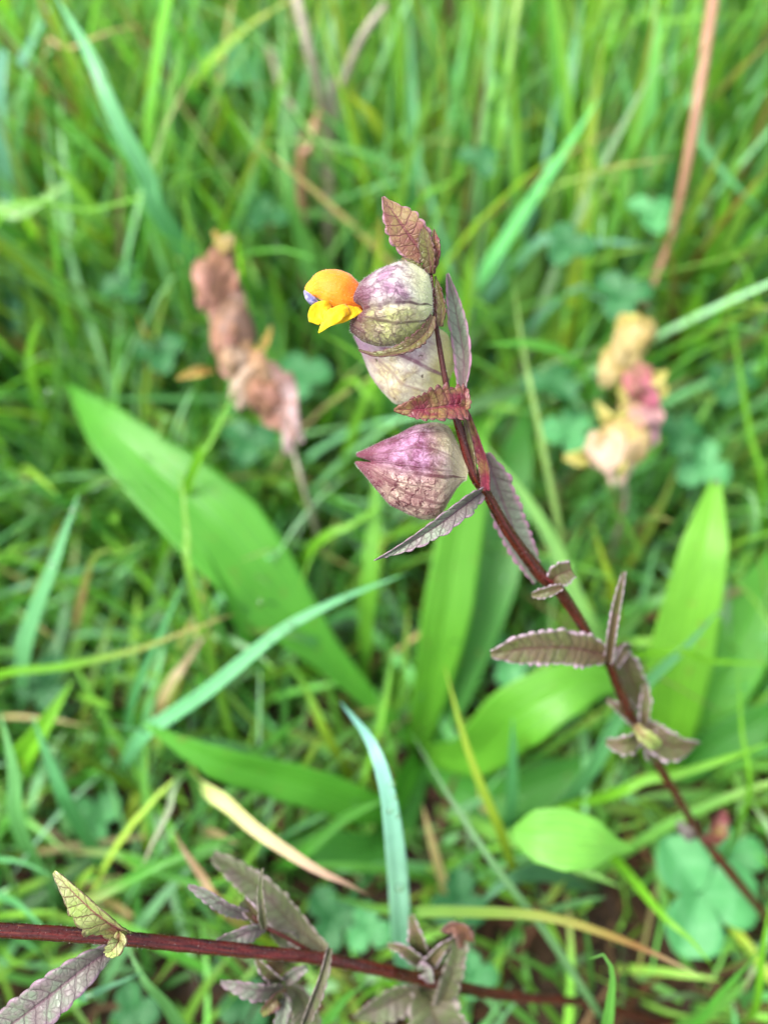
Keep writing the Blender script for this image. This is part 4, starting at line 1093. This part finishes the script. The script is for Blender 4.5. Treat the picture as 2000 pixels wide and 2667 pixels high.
# ------------------------------------------------------------------ the meadow grass itself
def blades(name, root, L, wd, az, lean, bend, tint, mat, nseg=8, tipcol=None, cull=True, rot=None, z0=-0.002):
    n = len(L)
    s = np.linspace(0, 1, nseg + 1)
    ang = lean[:, None] + bend[:, None] * s[None] ** 1.4               # angle from upright
    ds = (L / nseg)[:, None]
    r = np.concatenate([np.zeros((n, 1)), np.cumsum(np.sin(ang[:, :-1]) * ds, 1)], 1)
    z = np.concatenate([np.zeros((n, 1)), np.cumsum(np.cos(ang[:, :-1]) * ds, 1)], 1)
    z = np.maximum(z, 0.0) + z0
    twa = rng.normal(0, 0.25, n)
    azs = az[:, None] + twa[:, None] * s[None]
    P = np.stack([root[:, 0:1] + r * np.sin(azs), root[:, 1:2] + r * np.cos(azs), z], -1)
    if cull:
        tt = np.linspace(0, nseg, nseg * 4 + 1)
        i0 = np.minimum(tt.astype(int), nseg - 1)
        fr_ = (tt - i0)[None, :, None]
        PF = P[:, i0] * (1 - fr_) + P[:, i0 + 1] * fr_
        x, y, d = project(PF.reshape(-1, 3))
        inside = (x > -260) & (x < 2260) & (y > -200) & (y < 2900) & (d > 0.0)
        bad = inside & (d < 0.195)
        xi, yi = np.clip((x / 8).astype(int), 0, GW - 1), np.clip((y / 8).astype(int), 0, GH - 1)
        inf = (x > 0) & (x < 2000) & (y > 0) & (y < 2667) & (d > 0)
        bad |= inf & (HERO[yi, xi] > d - 0.004)
        soft = inf & (KEEP[yi, xi] > d)
        soft = soft.reshape(n, -1).mean(1) > rng.uniform(0.0, 0.25, n) ** 1.3
        keep = ~(bad.reshape(n, -1).any(1) | soft)
        P, L, wd, az, tint = P[keep], L[keep], wd[keep], az[keep], tint[keep]
        azs = azs[keep]
        if tipcol is not None: tipcol = tipcol[keep]
        n = len(L)
    T = unit(np.gradient(P, axis=1))
    rotv = rng.uniform(-1.0, 1.0, n)
    sx = np.cos(azs + rotv[:, None])
    sy = -np.sin(azs + rotv[:, None])
    Sd = unit(np.stack([sx, sy, np.zeros_like(sx)], -1))
    Nn = unit(np.cross(Sd, T))
    prof = np.interp(s, [0, .15, .5, .8, .93, 1], [.6, .9, 1, .72, .38, .03])
    w = wd[:, None] * prof[None]
    fold = rng.uniform(0.1, 0.6, n)[:, None, None]
    left = P - Sd * w[..., None] + Nn * w[..., None] * fold
    right = P + Sd * w[..., None] + Nn * w[..., None] * fold
    V = np.stack([left, P, right], 2)                                  # n, seg, 3, xyz
    k = (nseg + 1) * 3
    f = grid_faces(3, nseg + 1)
    Fq = (np.arange(n)[:, None, None] * k + f[None]).reshape(-1, 4)
    cc = np.broadcast_to(tint[:, None, None, :], (n, nseg + 1, 3, 3)).copy()
    if tipcol is not None:
        wgt = sstep(s[None], 0.62, 1.0)[..., None, None] * (tipcol[:, 3])[:, None, None, None]
        cc = cc * (1 - wgt) + tipcol[:, None, None, :3] * wgt
    at = dict(au=np.broadcast_to(np.array([-1, 0, 1.0]), (n, nseg + 1, 3)).ravel(), av=np.broadcast_to(s[None, :, None], (n, nseg + 1, 3)).ravel(),
              rn=np.repeat(rng.uniform(0, 60, n), k))
    o = link(name, mesh(name, V.reshape(-1, 3), Fq, mat, at, cc.reshape(-1, 3)))
    o['kind'] = 'stuff'
    return o


PAL = np.array([(0.19, 0.42, 0.05), (0.13, 0.37, 0.065), (0.07, 0.24, 0.045), (0.15, 0.41, 0.15), (0.26, 0.52, 0.27), (0.25, 0.38, 0.05), (0.36, 0.28, 0.13), (0.15, 0.085, 0.04)])
PW = np.array([.27, .24, .13, .16, .12, .04, .03, .01])


def scatter(n, x0, x1, y0, y1):
    return np.stack([rng.uniform(x0, x1, n), rng.uniform(y0, y1, n)], 1)


def tints(n, w=PW):
    c = PAL[rng.choice(len(PAL), n, p=w / w.sum())]
    return np.clip(c * rng.uniform(0.5, 1.45, (n, 1)) * rng.uniform(0.88, 1.12, (n, 3)), 0, 1)


def tips(n):
    t = np.zeros((n, 4))
    t[:, :3] = np.where(rng.uniform(0, 1, (n, 1)) < .5, (0.40, 0.28, 0.12), (0.30, 0.38, 0.06))
    t[:, 3] = np.where(rng.uniform(0, 1, n) < .16, rng.uniform(.4, 1, n), 0)
    return t


# thinner and shorter where the plantains spread, tall and thick behind
n = 30000
R = scatter(n, -0.42, 0.42, -0.08, 0.62)
p = 0.68 + 0.32 * sstep(R[:, 1], 0.10, 0.2)
p *= 1 - 0.8 * np.exp(-(((R[:, 0] - 0.015) / 0.05) ** 2 + ((R[:, 1] - 0.115) / 0.045) ** 2))
R = R[rng.uniform(0, 1, n) < p]
n = len(R)
far = sstep(R[:, 1], 0.12, 0.24)
L = rng.uniform(0.035, 0.085, n) + far * rng.uniform(0.03, 0.135, n)
wd = rng.uniform(0.0006, 0.0017, n) * (1.0 + 0.3 * far) * np.where(rng.uniform(0, 1, n) < .16, 1.6, 1)
blades('meadow_grass', R, L, wd, rng.uniform(0, 2 * np.pi, n), np.abs(rng.normal(0.12, 0.33, n)) + 0.35 * (1 - far) * rng.uniform(0, 1, n),
       np.abs(rng.normal(0.35, 0.5, n)) + 0.3 * (1 - far), tints(n), M['grass'], 8, tips(n))
n = 16000
R = scatter(n, -1.3, 1.3, -0.5, 2.0)
R = R[(np.abs(R[:, 0]) > 0.42) | (R[:, 1] > 0.62) | (R[:, 1] < -0.08)]
n = len(R)
o = blades('distant_meadow_grass', R, rng.uniform(0.06, 0.16, n), rng.uniform(0.0015, 0.003, n), rng.uniform(0, 2 * np.pi, n), np.abs(rng.normal(0.12, 0.2, n)), np.abs(rng.normal(0.35, 0.45, n)), tints(n), M['grass'], 6, tips(n))
# fine moss-like low grass between
n = 9000
R = scatter(n, -0.4, 0.4, -0.08, 0.45)
n = len(R)
blades('short_undergrowth', R, rng.uniform(0.012, 0.045, n), rng.uniform(0.0005, 0.0014, n), rng.uniform(0, 2 * np.pi, n), rng.uniform(0.1, 1.2, n), rng.normal(0.3, 0.5, n), tints(n, np.array([.22, .3, .16, .14, .05, .06, .04, .03])), M['grass'], 5, None)
# dead blades lying on the soil
n = 4200
R = scatter(n, -0.4, 0.4, -0.08, 0.5)
dead = np.array([(0.07, 0.03, 0.012), (0.035, 0.018, 0.009), (0.12, 0.07, 0.03), (0.022, 0.011, 0.006), (0.08, 0.03, 0.01)])[rng.integers(0, 5, n)] * rng.uniform(.6, 1.2, (n, 1))
blades('dead_leaf_litter', R, rng.uniform(0.015, 0.05, n), rng.uniform(0.0006, 0.0016, n), rng.uniform(0, 2 * np.pi, n), rng.uniform(1.2, 1.62, n), rng.normal(0, 0.3, n), dead, M['litter'], 5, None, cull=False, z0=0.001)


# ------------------------------------------------------------------ dew
def droplet_mesh():
    nu, nv = 14, 10
    a = np.linspace(0, 2 * np.pi, nu, endpoint=False)
    t = np.linspace(0.05, np.pi - 0.05, nv)
    V = np.stack([np.sin(t)[:, None] * np.cos(a), np.sin(t)[:, None] * np.sin(a), np.cos(t)[:, None] * np.ones(nu) * 0.8], -1).reshape(-1, 3)
    V = np.vstack([V, [[0, 0, .8], [0, 0, -.8]]])
    j = np.arange(nu)
    k = (j + 1) % nu
    Ft = np.vstack([np.stack([k, j, np.full(nu, nu * nv)], 1), np.stack([(nv - 1) * nu + j, (nv - 1) * nu + k, np.full(nu, nu * nv + 1)], 1)])
    return mesh('dew_drop', V, grid_faces(nu, nv, True), M['water'], None, None, Ft)


DM = droplet_mesh()


def drop(px, py, z, r, label, group):
    o = link('dew_drop', DM)
    c = ZP(px, py, z)
    o.location = Vector(c) + Vector(-FW) * r * 0.7
    o.scale = (r, r, r)
    tag(o, label, 'dew drop', group)


DEW = (
    ('dew on the long blade', ((760, 1626, .0885, .0009, 'largest dew drop on the long blade crossing the plantain leaf'), (700, 1668, .085, .0006, 'lowest dew drop on the long blade crossing the plantain leaf'),
                               (735, 1640, .087, .0005, 'tiny dew drop touching the largest one on the long blade'), (900, 1554, .0912, .0005, 'dew drop nearest the tip of the long blade'))),
    ('dew on the bent blade', ((1022, 2040, .0925, .0008, 'topmost dew drop at the bend of the blue green blade'), (1028, 2075, .091, .0006, 'second dew drop below the bend of the blue green blade'),
                               (1015, 2110, .089, .0007, 'dew drop on the left edge of the bent blade'), (1035, 2125, .088, .0005, 'smallest dew drop on the bent blade'),
                               (1040, 2310, .067, .0009, 'lone dew drop low on the bent blade'))),
    ('dew on the horizontal blade', ((1540, 630, .096, .0008, 'first dew drop from the left on the horizontal blade'), (1600, 630, .096, .001, 'second dew drop from the left on the horizontal blade'),
                                     (1640, 634, .096, .001, 'third dew drop from the left on the horizontal blade'), (1690, 640, .094, .0008, 'dew drop nearest the straw stalk on the horizontal blade'))),
    ('dew on blade tips', ((195, 1330, .099, .001, 'dew drop near the tip of the broad dewy blade at left'), (138, 1470, .087, .0009, 'dew drop halfway down the broad dewy blade at left'),
                           (238, 2590, .062, .0009, 'dew drop on the blunt blade under the low stem'), (1862, 1258, .101, .0009, 'dew drop at the tip of the tall light plantain leaf'),
                           (1870, 1598, .084, .0008, 'dew drop at the tip of the blade crossing the tall plantain leaf'), (1690, 808, .10, .001, 'dew drop at the foot of the reddish straw stalk'),
                           (132, 1022, .10, .001, 'dew drop beside the tip of the largest plantain leaf'), (680, 1568, .085, .0009, 'dew drop in the dark gap beside the big plantain leaf'),
                           (412, 130, .11, .0009, 'dew drop on the arching tan blade at upper left'), (722, 645, .10, .0009, 'dew drop between the dried spike and the orange flower'),
                           (1758, 160, .11, .0009, 'dew drop on the blade left of the straw stalk'), (1906, 275, .11, .0009, 'dew drop right of the straw stalk near the top'),
                           (1632, 190, .10, .0008, 'dew drop under the lime blade at upper right'), (945, 190, .115, .0009, 'dew drop by the slanting grey straw'))))
for grp, ds in DEW:
    for px, py, z, r, lb in ds:
        drop(px, py, z, r, lb, grp)
